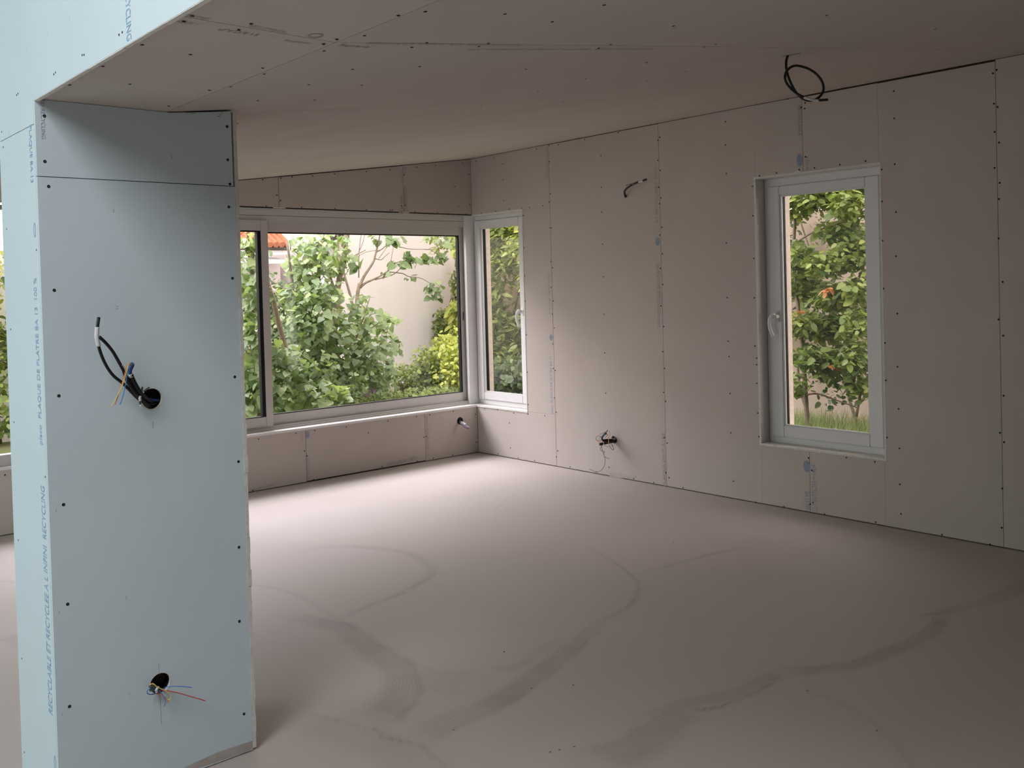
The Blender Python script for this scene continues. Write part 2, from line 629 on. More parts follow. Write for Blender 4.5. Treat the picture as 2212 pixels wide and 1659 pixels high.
# ---- right wall
wr = struct('wall_right')
mb = MB()
X0, X1 = XR+TH+0.001, XR+0.30
YF = 7.168
for (y0, y1, z0, z1) in [(YN, W_Y0-.014, -0.35, 3.2), (W_Y0-.014, W_Y1+.014, -0.35, W_Z0-.014), (W_Y0-.014, W_Y1+.014, W_Z1+.014, 3.2), (W_Y1+.014, N_Y0-.014, -0.35, 3.2),
                         (N_Y0-.014, 6.95, -0.35, N_Z0-.014), (N_Y0-.014, YF, N_Z1+.014, 3.2), (6.95, YF, -0.35, N_Z0-.014)]:
    mb.box((X0, y0, z0), (X1, y1, z1))
mb.build('masonry', M_BACK, wr)
zt = ZC-0.003
for a in [(5.812, YW, N_Z1, zt, (0, 1)), (5.812, N_Y0, N_Z0, N_Z1, (0, 1)), (5.812, YW, 0.006, N_Z0, (0, 1)),
          (4.614, 5.812, 0.006, zt-.002, (1, 1)),
          (W_Y1, 4.614, 0.006, zt, (0, 1)), (3.401, W_Y1, W_Z1, zt, (1, 0)), (3.401, W_Y1, 0.006, W_Z0, (1, 0)),
          (W_Y0, 3.401, W_Z1, zt-.006, (0, 1)), (W_Y0, 3.401, 0.006, W_Z0, (0, 1)),
          (2.188, W_Y0, 0.006, zt-.009, (1, 0)), (0.988, 2.188, 0.006, zt, (1, 1)), (-0.212, 0.988, 0.006, zt, (1, 1)), (YN, -0.212, 0.006, zt, (0, 1))]:
    y0, y1, z0, z1, tp = a
    g0 = 0.0018 if tp[0] else 0.0006
    g1 = 0.0018 if tp[1] else 0.0006
    board(P_R, y0, y1, z0, z1, wr, taper=tp, gap=(g0*.75, g1*.75), vgap=0.0005 if z1-z0 < 2.2 else 0)
# plasterboard linings of the reveals
mb = MB()
D = 0.10
mb.box((XR-.001, W_Y1, W_Z0), (XR+D, W_Y1+TH, W_Z1))
mb.box((XR-.001, W_Y0-TH, W_Z0), (XR+D, W_Y0, W_Z1))
mb.box((XR-.003, W_Y0-TH, W_Z1), (XR+D, W_Y1+TH, W_Z1+TH))
mb.box((XR-.004, W_Y0-TH, W_Z0-TH), (XR+D, W_Y1+TH, W_Z0))
mb.build('window_reveal', M_EDGE, wr)
mb = MB()
mb.box((XR-.002, N_Y0-TH, N_Z0), (XR+D, N_Y0, N_Z1))
mb.box((XR-.002, N_Y0-TH, N_Z1), (XR+D, YW+.0, N_Z1+TH*.8))
mb.box((XR-.006, N_Y0-TH, N_Z0-TH), (XR+D, YW+.12, N_Z0))
mb.build('window_reveal', M_EDGE, wr)
# chipped filler above and below the tall window
for (x, y, w, h) in [(1723, 372, .05, .02), (1765, 975, .055, .022)]:
    u, v = P_R.px(x, y)
    pts = [(-.5, 0), (-.3, .35), (-.1, .3), (.05, 1), (.2, .5), (.5, .1), (.4, -.3), (.1, -.2), (-.2, -.35)]
    V = [P_R.p(u-a*w, v+b*h, 0.0045) for a, b in pts]+[P_R.p(u-a*w*1.1, v+b*h*1.1, 0.0005) for a, b in pts]
    n = len(pts)
    mesh_obj('plaster_chip', V, [tuple(range(n))]+[(i, (i+1) % n, n+(i+1) % n, n+i) for i in range(n)], M_EDGE, wr)
RS = []
RS += crop(1130, 280, 4.366, [(127, 183), (242, 151), (332, 143), (582, 94), (897, 29), (734, 247), (737, 544), (741, 777), (749, 1079), (755, 1387), (246, 303), (258, 606), (245, 683), (186, 718), (60, 735), (2, 812), (10, 1115), (16, 1380), (20, 1617), (251, 926), (268, 928), (262, 1244), (279, 1302), (267, 1488), (285, 1615), (1290, 73), (1273, 101), (1272, 290), (1293, 384), (1278, 544), (1301, 644), (1287, 698), (1309, 922), (1290, 995), (1314, 1172), (1296, 1308), (1319, 1461)])
RS += crop(1130, 660, 4.149, [(260, 76), (279, 201), (30, 263), (266, 345), (272, 564), (288, 582), (38, 597), (281, 828), (297, 955), (45, 888), (44, 973), (195, 988), (310, 1301), (297, 1355), (103, 1390), (421, 1447), (655, 1490), (771, 1450), (991, 1552), (1170, 1587), (726, 79), (731, 425), (742, 785), (1236, 3), (1260, 188), (1251, 413), (1268, 564), (1258, 777), (1278, 860), (1267, 1184), (1292, 1233), (1280, 1496), (1307, 1543), (1434, 1633)])
RS += crop(800, 330, 5.028, [(1148, 90), (1339, 57), (1438, 122), (1442, 293), (1449, 519), (1205, 657), (1362, 635), (1506, 611), (1645, 606)])
RS += crop(800, 660, 4.609, [(1140, 1027), (1268, 1038), (1428, 1070), (1384, 1170), (1395, 1417), (1272, 1477), (1473, 1516), (1636, 1545)])
RS += crop(1580, 320, 4.365, [(199, 360), (203, 637), (212, 1040), (216, 1412), (265, 262), (425, 233), (640, 203), (700, 81), (783, 186), (1022, 156), (1265, 122), (1417, 201), (1540, 151), (1420, 503), (1552, 603), (1425, 873), (1551, 1019), (1435, 1324), (1565, 1560)])
RS += crop(1580, 660, 3.6075, [(184, 315), (197, 409), (197, 461), (198, 607), (206, 837), (214, 1022), (1198, 291), (1295, 477), (1204, 583), (1303, 806), (1213, 1029), (1309, 1113), (1118, 1218), (895, 1185), (601, 1188), (627, 1285), (16, 1368), (190, 1534), (409, 1567), (614, 1547), (636, 1536), (726, 1626), (1313, 1394), (1321, 1624)])
RS += crop(2000, 60, 4.147, [(382, 325), (793, 243), (634, 377), (601, 408), (610, 680), (642, 709), (617, 933), (655, 1029), (615, 1255), (662, 1389)])
RS += crop(1700, 0, 4.32, [(293, 859), (626, 801), (1170, 697), (998, 850), (1001, 1105), (132, 1003), (165, 1014), (170, 960), (11, 922)])
RS += [(1567, 263), (1567, 313), (1569, 375), (1569, 525), (1571, 643), (1573, 737), (1575, 770), (1577, 850), (1579, 935), (1585, 1040), (2158, 430), (2157, 515), (2166, 609), (2167, 725), (2157, 690), (2168, 855), (2160, 935), (2169, 955), (2165, 1055), (2161, 1052), (2164, 1140), (2139, 1176), (2035, 1155), (1892, 1128)]
screws(P_R, RS, wr, 1.1)


def pr(plane, txt, a, b, h, down, parent, m=M_INK):
    """printed line between the pixels a (start) and b (end)"""
    ua, va = plane.px(*a)
    ub, vb = plane.px(*b)
    printed(plane, txt, (ua+ub)/2, va, abs(vb-va), h, down, parent, m)


LONG = 'PLAQUE DE PLATRE BA 13 RECYCLABLE ET RECYCLEE'
pr(P_R, 'placo  PLAQUE DE PLATRE BA 13', (1193, 893), (1190, 770), .034, False, wr, M_INK)
pr(P_R, 'RECYCLABLE 13 placo', (1181, 317), (1182, 385), .026, True, wr, M_INKG)
u, v = P_R.px(1190.5, 729); oval(P_R, u, v, .020, .028, wr, M_INK)
pr(P_R, 'placo', (1424, 706), (1422, 682), .034, False, wr, M_INK)
pr(P_R, 'RECYCLABLE BA 13 PLATRE', (1423.5, 680), (1421.5, 569), .034, False, wr, M_INKG)
u, v = P_R.px(1420.5, 522); oval(P_R, u, v, .022, .032, wr, M_INK)
pr(P_R, 'ET RECYCLABLE 100 %', (1418, 480), (1417, 358), .026, False, wr, M_INKG)
pr(P_R, 'PLAQUE DE PLATRE', (1436, 1050), (1433, 935), .03, False, wr, M_INKG)
pr(P_R, 'RECYCLABLE', (1727, 228), (1728, 293), .026, True, wr, M_INKG)
u, v = P_R.px(1727.5, 346); oval(P_R, u, v, .022, .042, wr, M_INK)
pr(P_R, 'placo', (1743.5, 339), (1744, 368), .034, True, wr, M_INK)
u, v = P_R.px(1742.5, 1007); oval(P_R, u, v, .024, .038, wr, M_INK)
pr(P_R, 'placo', (1758, 1005), (1759, 1036), .034, True, wr, M_INK)
pr(P_R, 'RECYCLABLE ET', (1759, 1040), (1761, 1106), .036, True, wr, M_INK)
pr(P_R, 'BA 13 NF', (1744, 1062), (1745, 1100), .038, True, wr, M_INK)
pr(P_R, 'PLAQUE DE PLATRE', (1187.5, 680), (1186.5, 590), .02, False, wr, M_INKG)
u0, v0 = P_R.px(1317, 1020)
u1, v1 = P_R.px(1375, 1031)
# glue stain low on the wall
mesh_obj('glue_stain', [P_R.p(u0, v0, .0004), P_R.p(u1, v1+.012, .0004), P_R.p(u1, v1-.01, .0004), P_R.p(u0, v0-.045, .0004)], [(0, 1, 2, 3)], M_DUST, wr)

# ---- window wall (far)
wb = struct('wall_back')
mb = MB()
y0, y1 = YW+TH+.001, YF
for (x0, x1, z0, z1) in [(XL0, B_X1+.2, -0.35, B_Z0-.019), (XL0, B_X1+.2, B_Z1+.014, 3.2), (B_X0-.075, B_X0, B_Z0-.019, B_Z1+.014), (XL0, L_X0, B_Z0-.019, B_Z1+.014), (XL0, XH+.1, 2.2, ZHI)]:
    mb.box((x0, y0, z0), (x1, y1, z1))
mb.build('masonry', M_BACK, wb)
tf = lambda u: ceil_z(u)-0.004
board(P_W, 4.772, XR, B_Z1, 2.6, wb, (1, 0), (.0018, .0), tf)
board(P_W, 3.572, 4.772, B_Z1, 2.6, wb, (1, 1), (.0018, .0018), lambda u: ceil_z(u)-.006)
board(P_W, 2.372, 3.572, B_Z1, 2.6, wb, (1, 1), (.0018, .0018), tf)
board(P_W, 1.80, 2.372, B_Z1, 2.6, wb, (0, 1), (.0018, .0018), tf)
for x0, x1 in [(4.93, XR), (3.743, 4.93), (2.543, 3.743), (1.343, 2.543), (.143, 1.343), (-1.06, .143), (XL0, -1.06)]:
    board(P_W, x0, x1, 0.012 if 3 < x0 < 4.5 else .006, B_Z0, wb, (1, 1 if x1 < XR else 0), (.0018, .0018))
board(P_W, XL0, L_X0, B_Z0, ZHI, wb, (0, 0), name='plasterboard')
board(P_W, L_X1+.005, B_X0-.005, B_Z0, B_Z1-.03, wb, (0, 0))
WS = crop(800, 330, 5.028, [(211, 181), (504, 157), (709, 135), (1003, 109), (1071, 236), (1082, 560), (916, 366), (958, 580), (215, 627), (238, 621), (485, 639), (729, 650), (1038, 667), (368, 240), (341, 579), (378, 569)])
WS += crop(500, 320, 4.609, [(311, 314), (493, 298), (602, 288), (806, 276), (1026, 257), (1341, 233), (452, 470), (488, 523), (346, 578), (699, 590), (1028, 603), (1343, 614)])
WS += crop(500, 660, 3.77, [(219, 1087), (525, 1040), (678, 1017), (936, 989), (1113, 1038), (594, 1185), (615, 1225), (669, 1417), (174, 1506)])
WS += crop(800, 660, 4.609, [(175, 1150), (458, 1107), (593, 1089), (826, 1053), (1047, 1082), (558, 1302), (533, 1310), (1052, 1361), (820, 1488), (626, 1521), (467, 1548), (118, 1605)])
WS += [(11, 1026)]
screws(P_W, WS, wb, 1.1)
u, v = P_W.px(873.5, 368); oval(P_W, u, v, .018, .028, wb, M_INK, ring=True)
pr(P_W, 'placo', (866.5, 371), (866.5, 394), .026, True, wb, M_INKG)
pr(P_W, 'RECYCLABLE ET', (875.5, 404), (877, 458), .032, True, wb, M_INKG)
pr(P_W, 'BA 13', (867.5, 424), (868, 460), .024, True, wb, M_INKG)
u, v = P_W.px(664.5, 939); oval(P_W, u, v, .016, .030, wb, M_INK)
pr(P_W, 'placo', (652, 934), (652, 953), .024, True, wb, M_INKG)
pr(P_W, 'RECYCLABLE', (665.5, 985), (666.5, 1034), .022, True, wb, M_INKG)
pr(P_W, 'placo PLAQUE BA 13', (922.5, 900), (923.5, 985), .032, True, wb, M_INKG)
for a, b, c, d in [((540, 1058), (590, 1044), (590, 1050), (540, 1064)), ((835, 1000), (900, 985), (902, 992), (835, 1012))]:
    q = [P_W.px(*t) for t in (a, b, c, d)]
    mesh_obj('glue_stain', [P_W.p(t[0], max(t[1], .01), .0004) for t in q], [(0, 1, 2, 3)], M_DUST, wb)

# stone pier on the outside of the corner
mb = MB()
mb.box((5.60, 6.972, -0.3), (5.83, 7.168, 2.5))
trm = mb.build('trim_1', M_STONE)
trm['kind'] = 'structure'
mb = MB()
mb.box((XR+.17, 3.700, W_Z0-.02), (XR+.302, 3.80, W_Z1+.02))
mb.box((XR+.17, W_Y0-.05, W_Z0-.02), (XR+.302, W_Y0+.06, W_Z1+.02))
mb.box((XR+.17, W_Y0-.05, W_Z0-.06), (XR+.34, 3.80, W_Z0+.01))
t2 = mb.build('trim_2', M_STONE)
t2['kind'] = 'structure'

# ---- header + pillar (left side of the room opening)
wl = struct('wall_left')
HB = ZS-.006


def curve_plate(plane, outline, holes, name, material, parent, thick=TH):
    """flat sheet with round holes, from a filled 2D curve"""
    c = bpy.data.curves.new(name, 'CURVE')
    c.dimensions = '2D'
    c.fill_mode = 'BOTH'
    c.extrude = thick/2

    def poly(pts):
        s = c.splines.new('POLY')
        s.points.add(len(pts)-1)
        for p, q in zip(s.points, pts):
            p.co = (q[0], q[1], 0, 1)
        s.use_cyclic_u = True
    poly(outline)
    for (hu, hv, hr) in holes:
        poly([(hu+hr*math.cos(t)*(1+.02*math.sin(5*t)), hv+hr*math.sin(t)) for t in np.linspace(0, 2*math.pi, 40, endpoint=False)])
    o = bpy.data.objects.new(name, c)
    COL.objects.link(o)
    bpy.context.view_layer.update()
    me = bpy.data.meshes.new_from_object(o.evaluated_get(bpy.context.evaluated_depsgraph_get()))
    bpy.data.objects.remove(o)
    bpy.data.curves.remove(c)
    V = [plane.p(v.co.x, v.co.y, v.co.z-thick/2) for v in me.vertices]
    F = [tuple(p.vertices) for p in me.polygons]
    bpy.data.meshes.remove(me)
    o = mesh_obj(name, V, F, material, parent)
    bm = bmesh.new(); bm.from_mesh(o.data)
    bmesh.ops.remove_doubles(bm, verts=bm.verts[:], dist=1e-5)
    bmesh.ops.recalc_face_normals(bm, faces=bm.faces[:])
    bm.to_mesh(o.data); bm.free()
    return o


# header face: sheets meet above the opening; a slanted joint on the pillar side
board(P_H, YN, 1.70, HB+.001, ZHI, wl, (0, 1), (0, .0012), name='header_board', m=M_BOARD_COOL)
board(P_H, 1.70, YW, HB+.001, ZHI, wl, (1, 0), (.0012, 0), name='header_board', m=M_BOARD_COOL)
mb = MB()
for a in np.arange(YN, 3.0, .25):           # ragged lower edge of the header boards
    mb.box((XH+.0006, a, HB-.0012-.0006*math.sin(a*9)), (XH+TH+.0012*math.sin(a*5), a+.25, HB+.0015))
mb.build('cut_edge', M_EDGE, wl)
pf = board(P_H, YP+TH+.0004, YL, .004, 2.060, wl, (0, 0), (0.0, 0), name='pillar_side_board', m=M_BOARD_COOL)
board(P_H, YP+TH+.0004, YL, 2.0625, HB+.001, wl, (0, 0), (0, 0), name='pillar_side_board', m=M_BOARD_COOL)
HOLES = [(1.096, 1.224, .033), (1.092, .321, .033)]
curve_plate(P_P, [(XH+.0005, .003), (1.3955, .003), (1.3955, 1.906), (XH+.0005, 1.906)], HOLES, 'pillar_front_board', M_BOARD_COOL, wl)
curve_plate(P_P, [(XH+.0005, 1.9085), (1.3905, 1.9085), (1.3905, ceil_z(1.39)-.0075), (XF+.01, ZS-.002), (XF, ZS-.0015), (XH+.0005, ZS-.001)], [], 'pillar_front_board', M_BOARD_COOL, wl)
mb = MB()
for k, z in enumerate(np.arange(.01, ZS+.02, .055)):
    e = .0012*math.sin(k*2.7)+.0008*math.sin(k*7.1)
    mb.box((1.3965, YP-.0015-abs(e), z), (XE+e, YL, min(z+.0551, ceil_z(XE)-.004)))
mb.build('pillar_edge_board', M_EDGE, wl)
mb = MB()
mb.box((XH+TH+.001, YP+.045, 0), (1.396, YL-TH-.001, ceil_z(XF)-.002))
mb.build('stud_frame', M_BACK, wl)
board(Plane('y', YL+0.0), XH, XE, .004, ZS-.002, wl, (0, 0), (0, 0), name='pillar_rear_board', m=M_BOARD_COOL)
mb = MB()
mb.box((XH+TH+.001, YN, ZS+.02), (XH+.16, YW, ZHI))
mb.build('beam_core', M_BACK, wl)
# switch boxes behind the round holes
for hu, hv, hr in HOLES:
    b = MB()
    n = 32
    for k, (r, d) in enumerate([(.0325, .0005), (.0325, -.040), (.0, -.040)]):
        for j in range(n):
            t = 2*math.pi*j/n
            b.v.append(P_P.p(hu+r*math.cos(t), hv+r*math.sin(t), d-TH))
    for k in range(2):
        for j in range(n):
            b.f.append((k*n+j, k*n+(j+1) % n, (k+1)*n+(j+1) % n, (k+1)*n+j))
    b.build('wall_box', M_GASKET, wl)
# gypsum rim of the round cut-outs
for hu, hv, hr in HOLES:
    b = MB(); n = 36
    for r, d in ((hr+.0018, .0006), (hr-.0005, .0008), (hr-.0005, -.011)):
        for j in range(n):
            t = 2*math.pi*j/n
            q = r+(.0007*math.sin(9*t)+.0005*math.sin(17*t) if d > 0 and r > hr else 0)
            b.v.append(P_P.p(hu+q*math.cos(t), hv+q*math.sin(t), d))
    for k in range(2):
        for j in range(n):
            b.f.append((k*n+j, k*n+(j+1) % n, (k+1)*n+(j+1) % n, (k+1)*n+j))
    b.build('hole_rim', M_EDGE, wl)
screws(P_H, crop(0, 0, 3.687, [(949, 277), (975, 257), (656, 439), (671, 437), (430, 592), (443, 577), (134, 757), (144, 745), (15, 1050), (27, 1172)]) +
       crop(0, 450, 2.074, [(30, 93), (49, 542), (63, 958), (83, 1487)])+[(98, 1030), (79, 540)]+crop(0, 1150, 3.26, [(155, 888), (172, 1549)]), wl, .62)
screws(P_P, crop(0, 0, 3.687, [(353, 924), (357, 1286), (387, 1485), (1808, 1008), (1814, 1273), (1831, 1466), (1822, 1648)]) +
       [(117, 627), (127, 855), (137, 1090), (146, 1305), (150, 1526), (502, 601), (507, 814), (515, 997), (516, 1182), (517, 1342), (527, 1542)], wl, .95)
pr(P_P, 'TO RECYCLING', (91, 213), (94, 300), .011, True, wl, M_INK)
pr(P_H, 'RECYCLING', (276, 0-40), (278, 88), .030, True, wl, M_INKL)
pr(P_H, 'PLAQUE BA 13', (66, 270), (68, 395), .03, True, wl, M_INKL)
u, v = P_H.px(75, 497); oval(P_H, u, v, .010, .022, wl, M_INKL, ring=True)
pr(P_H, 'placo  PLAQUE DE PLATRE BA 13  100 %', (89, 960), (77, 600), .040, False, wl, M_INKL)
pr(P_H, 'RECYCLABLE ET RECYCLEE A L INFINI  RECYCLING', (109, 1540), (93, 1050), .040, False, wl, M_INKL)
u, v = P_H.px(119, 1648); oval(P_H, u, v, .010, .022, wl, M_INKL, ring=True)
for pts, w in [([(330, 911), (330, 925)], .0012), ([(342.5, 1432), (344, 1458)], .0008), ([(345.5, 1500), (348.5, 1565)], .0009),
               ([(372, 240), (421, 245)], .0012), ([(469, 252), (473, 251), (482, 240)], .0016), ([(470, 251), (474, 252)], .0016),
               ([(372, 335), (371, 343)], .0015), ([(250, 662), (255, 662)], .001), ([(250, 667), (255, 667)], .001), ([(243, 453), (247, 453)], .001), ([(243, 457), (247, 457)], .001),
               ([(271, 1289), (274, 1289)], .001), ([(271, 1293), (274, 1293)], .001), ([(279, 1497), (280, 1502)], .001), ([(128, 1320), (127, 1326)], .001), ([(135, 1540), (134, 1545)], .001), ([(121, 1100), (120, 1106)], .001)]:
    stripmark(P_P, [P_P.px(*q) for q in pts], w, wl)
for pts, w in [([(150, 35), (151, 43)], .0008), ([(58, 105), (59, 112)], .0008), ([(103, 70), (104, 80)], .0008), ([(18, 290), (21, 283)], .0008)]:
    stripmark(P_H, [P_H.px(*q) for q in pts], w, wl)
# screed splash along the pillar foot
q = [P_P.px(*t) for t in [(395, 1659), (470, 1625), (545, 1600), (545, 1623), (400, 1668)]]
mesh_obj('screed_splash', [P_P.p(t[0], max(t[1], .003), .0006) for t in q], [(0, 1, 2, 3, 4)], M_DUST, wl)

# ---- ceiling: flat soffit, then the slope, in sheets
ce = struct('ceiling')
xs_sof = (XH+TH, XF)


def cboard(x0, x1, y0, y1, g=.0014):
    x0 += g; x1 -= g; y0 += g; y1 -= g
    t = .0012
    us = [x0, x1]
    vs = [y0, y0+.012, y0+.05, y1-.05, y1-.012, y1]
    dv = [-t, -t, 0, 0, -t, -t]
    V = []; F = []
    for back in (0, 1):
        for v, d in zip(vs, dv):
            for u in us:
                V.append((u, v, ceil_z(u)-(-TH if back else d)))
    for i in range(5):
        F.append((2*i, 2*i+2, 2*i+3, 2*i+1))
        F.append((12+2*i, 12+2*i+1, 12+2*i+3, 12+2*i+2))
        F.append((2*i, 12+2*i, 12+2*i+2, 2*i+2))
        F.append((2*i+1, 2*i+3, 12+2*i+3, 12+2*i+1))
    F += [(0, 1, 13, 12), (10, 22, 23, 11)]
    o = mesh_obj('ceiling_board', V, F, M_BOARD, ce)
    bm = bmesh.new(); bm.from_mesh(o.data)
    bmesh.ops.recalc_face_normals(bm, faces=bm.faces[:])
    bm.to_mesh(o.data); bm.free()


YS = [YN, -1.63, -.44, .76, 1.953, 3.10, 4.36, 5.46, YW]
for i in range(len(YS)-1):
    a, b = YS[i], YS[i+1]
    cboard(XH+.012, XF, a, b)
    if i % 2 == 0:
        cboard(XF, 3.10, a, b); cboard(3.10, XR-.0, a, b)
    else:
        cboard(XF, 3.10, a, b); cboard(3.10, XR-.0, a, b)
mb = MB()
V = [(XH+.17, YN, ZS+TH+.002), (XF, YN, ZS+TH+.002), (XR+.3, YN, ceil_z(XR+.3)+TH+.002), (XR+.3, YN, 3.3), (XH+.17, YN, 3.3)]
V += [(x, YF, z) for x, y, z in V]
mesh_obj('roof_deck', V, [(0, 1, 2, 3, 4), (9, 8, 7, 6, 5), (0, 5, 6, 1), (1, 6, 7, 2), (2, 7, 8, 3), (3, 8, 9, 4), (4, 9, 5, 0)], M_BACK, ce)
CS = crop(340, 0, 2.765, [(197, 324), (207, 94), (158, 127), (560, 141), (486, 178), (1072, 234), (993, 263), (995, 303), (1237, 211), (1439, 91), (1600, 68), (2076, 82), (629, 405), (638, 441), (310, 538), (438, 517), (68, 633), (903, 504), (1221, 508), (1165, 413), (1567, 397), (600, 599), (940, 596), (1520, 282), (1609, 254), (1920, 277), (1977, 258), (2201, 412), (1933, 632)])
CS += crop(1100, 0, 3.687, [(756, 39), (342, 172), (1307, 206), (1094, 496), (1407, 568), (135, 550), (609, 626), (1102, 643), (713, 382), (807, 354), (1645, 350), (1553, 373), (427, 811), (229, 728)])
CS += crop(500, 180, 3.687, [(211, 134), (666, 129), (47, 320)])
CS += crop(0, 0, 3.687, [(1132, 355), (1518, 432), (820, 526), (555, 675), (1034, 668), (384, 745)])
CS += crop(1700, 0, 4.32, [(368, 142), (1384, 271)])
screws(P_C, CS, ce, .9, d=.0004)


def cprint(txt, a, b, h, flip=False, m=M_INKG):
    """print running along the ceiling between two pixels"""
    if txt not in TXT: TXT[txt] = text_mesh(txt)
    tv, tf_ = TXT[txt]
    q = (tv-tv.min(0))/(tv.max(0)-tv.min(0))
    A = np.array(P_C.px(*a)); B = np.array(P_C.px(*b))
    d = (B-A)/np.linalg.norm(B-A); L_ = np.linalg.norm(B-A)
    nrm = np.array([d[1], -d[0]])*(1 if flip else -1)
    V = []
    for s, t in q:
        w = A+d*s*L_+nrm*t*h
        V.append(P_C.p(w[0], w[1], .0008))
    mesh_obj('printed_text', V, tf_, m, ce)


cprint('RECYCLABLE', (406, 31), (455, 40), .018)
cprint('PLAQUE BA 13', (376, 42), (432, 50), .018)
cprint('PLATRE 13', (476, 61), (560, 74), .018)
cprint('RECYCLABLE ET', (545, 54), (625, 69), .018)
cprint('placo', (618, 85), (672, 92), .02)
cprint('placo', (742, 96), (805, 100), .024)
cprint('RECYCLABLE ET RECYCLEE', (800, 92), (1130, 97), .018)
cprint('PLAQUE DE PLATRE BA 13 100 %', (1020, 105), (1420, 105), .018)
u, v = P_C.px(682, 77)
oval(P_C, u, v, .016, .022, ce, M_INKG, ring=True, off=.0008)
for pts, w in [([(1240, 244), (1410, 216), (1430, 212)], .0015)]:
    stripmark(P_C, [P_C.px(*q) for q in pts], w, ce, off=.0006)
# slot in the ceiling sheet where the light cable comes out
stripmark(P_C, [P_C.px(*q) for q in [(1688, 122.5), (1700, 120), (1729, 115)]], .012, ce, name='cable_slot', m=M_BACK, off=.0007)

# ---- floor
def seg_dist(P, A, B):
    d = B-A
    t = np.clip(((P-A)@d)/(d@d+1e-12), 0, 1)
    q = P-(A+t[:, None]*d)
    sgn = np.sign(d[0]*(P[:, 1]-A[1])-d[1]*(P[:, 0]-A[0]))
    return np.hypot(q[:, 0], q[:, 1]), sgn, t


fx = np.unique(np.concatenate([np.linspace(XL0, .85, 60), np.arange(.85, XR+.02, .0155), [XR+.02]]))
fy = np.unique(np.concatenate([np.linspace(YN, .9, 60), np.arange(.9, YW+.02, .0155), [YW+.02]]))
GX, GY = np.meshgrid(fx, fy, indexing='ij')
PT = np.stack([GX.ravel(), GY.ravel()], 1)
band = np.zeros(len(PT)); stroke = np.zeros(len(PT)); best = np.full(len(PT), 9.)
# (pixel points, width at start/end in m, strength, side softness)
STROKES = [
    ([(500, 1262), (545, 1262), (622, 1278), (683, 1307), (732, 1339)], .010, .022, .45),
    ([(620, 1330), (690, 1345), (732, 1355), (785, 1390), (846, 1432), (870, 1462), (868, 1500), (840, 1530), (790, 1563)], .07, .13, .75),
    ([(732, 1339), (785, 1313), (846, 1290), (903, 1262), (935, 1237), (907, 1207), (854, 1189), (744, 1180), (663, 1187)], .03, .05, .5),
    ([(1272, 1180), (1315, 1207), (1358, 1237), (1381, 1268), (1358, 1309), (1293, 1345)], .012, .025, .5),
    ([(1293, 1345), (1250, 1385), (1216, 1412), (1151, 1465), (1070, 1516), (980, 1553), (907, 1593)], .05, .10, .8),
    ([(1058, 1440), (1110, 1442), (1180, 1400), (1230, 1375)], .03, .05, .35),
    ([(882, 1455), (930, 1470), (1008, 1478)], .14, .16, .35),
    ([(663, 1538), (744, 1561), (817, 1577), (825, 1591), (874, 1602), (907, 1612), (947, 1642), (990, 1680)], .012, .014, .9),
    ([(650, 1560), (760, 1585), (850, 1625), (930, 1670)], .10, .14, .4),
    ([(1293, 1646), (1380, 1611), (1446, 1563), (1485, 1533)], .13, .09, .6),
    ([(1380, 1560), (1485, 1518), (1554, 1506), (1620, 1490), (1667, 1465), (1689, 1450)], .05, .06, .55),
    ([(1485, 1536), (1554, 1526), (1620, 1500), (1667, 1474), (1689, 1452)], .014, .016, .8),
    ([(1689, 1450), (1772, 1446), (1859, 1433), (1924, 1407), (1989, 1380), (2030, 1350), (2028, 1324)], .06, .05, .75),
    ([(1968, 1330), (2028, 1324), (2098, 1307), (2163, 1290), (2212, 1268), (2260, 1250)], .02, .10, .6),
    ([(1385, 1239), (1437, 1224), (1533, 1198), (1620, 1180)], .02, .03, .4),
    ([(1740, 1490), (1840, 1530), (1930, 1600), (1990, 1680)], .03, .02, .25),
    ([(545, 1112), (600, 1096), (640, 1080), (700, 1068), (760, 1050), (800, 1040), (870, 1025)], .006, .006, .6),
    ([(540, 1078), (620, 1065), (700, 1062), (760, 1058)], .005, .005, .5),
    ([(1070, 1100), (1085, 1085), (1100, 1073)], .012, .008, .4),
    ([(0, 1380), (30, 1380), (60, 1392)], .06, .06, .5),
    ([(0, 1255), (40, 1258)], .02, .02, .4),
]
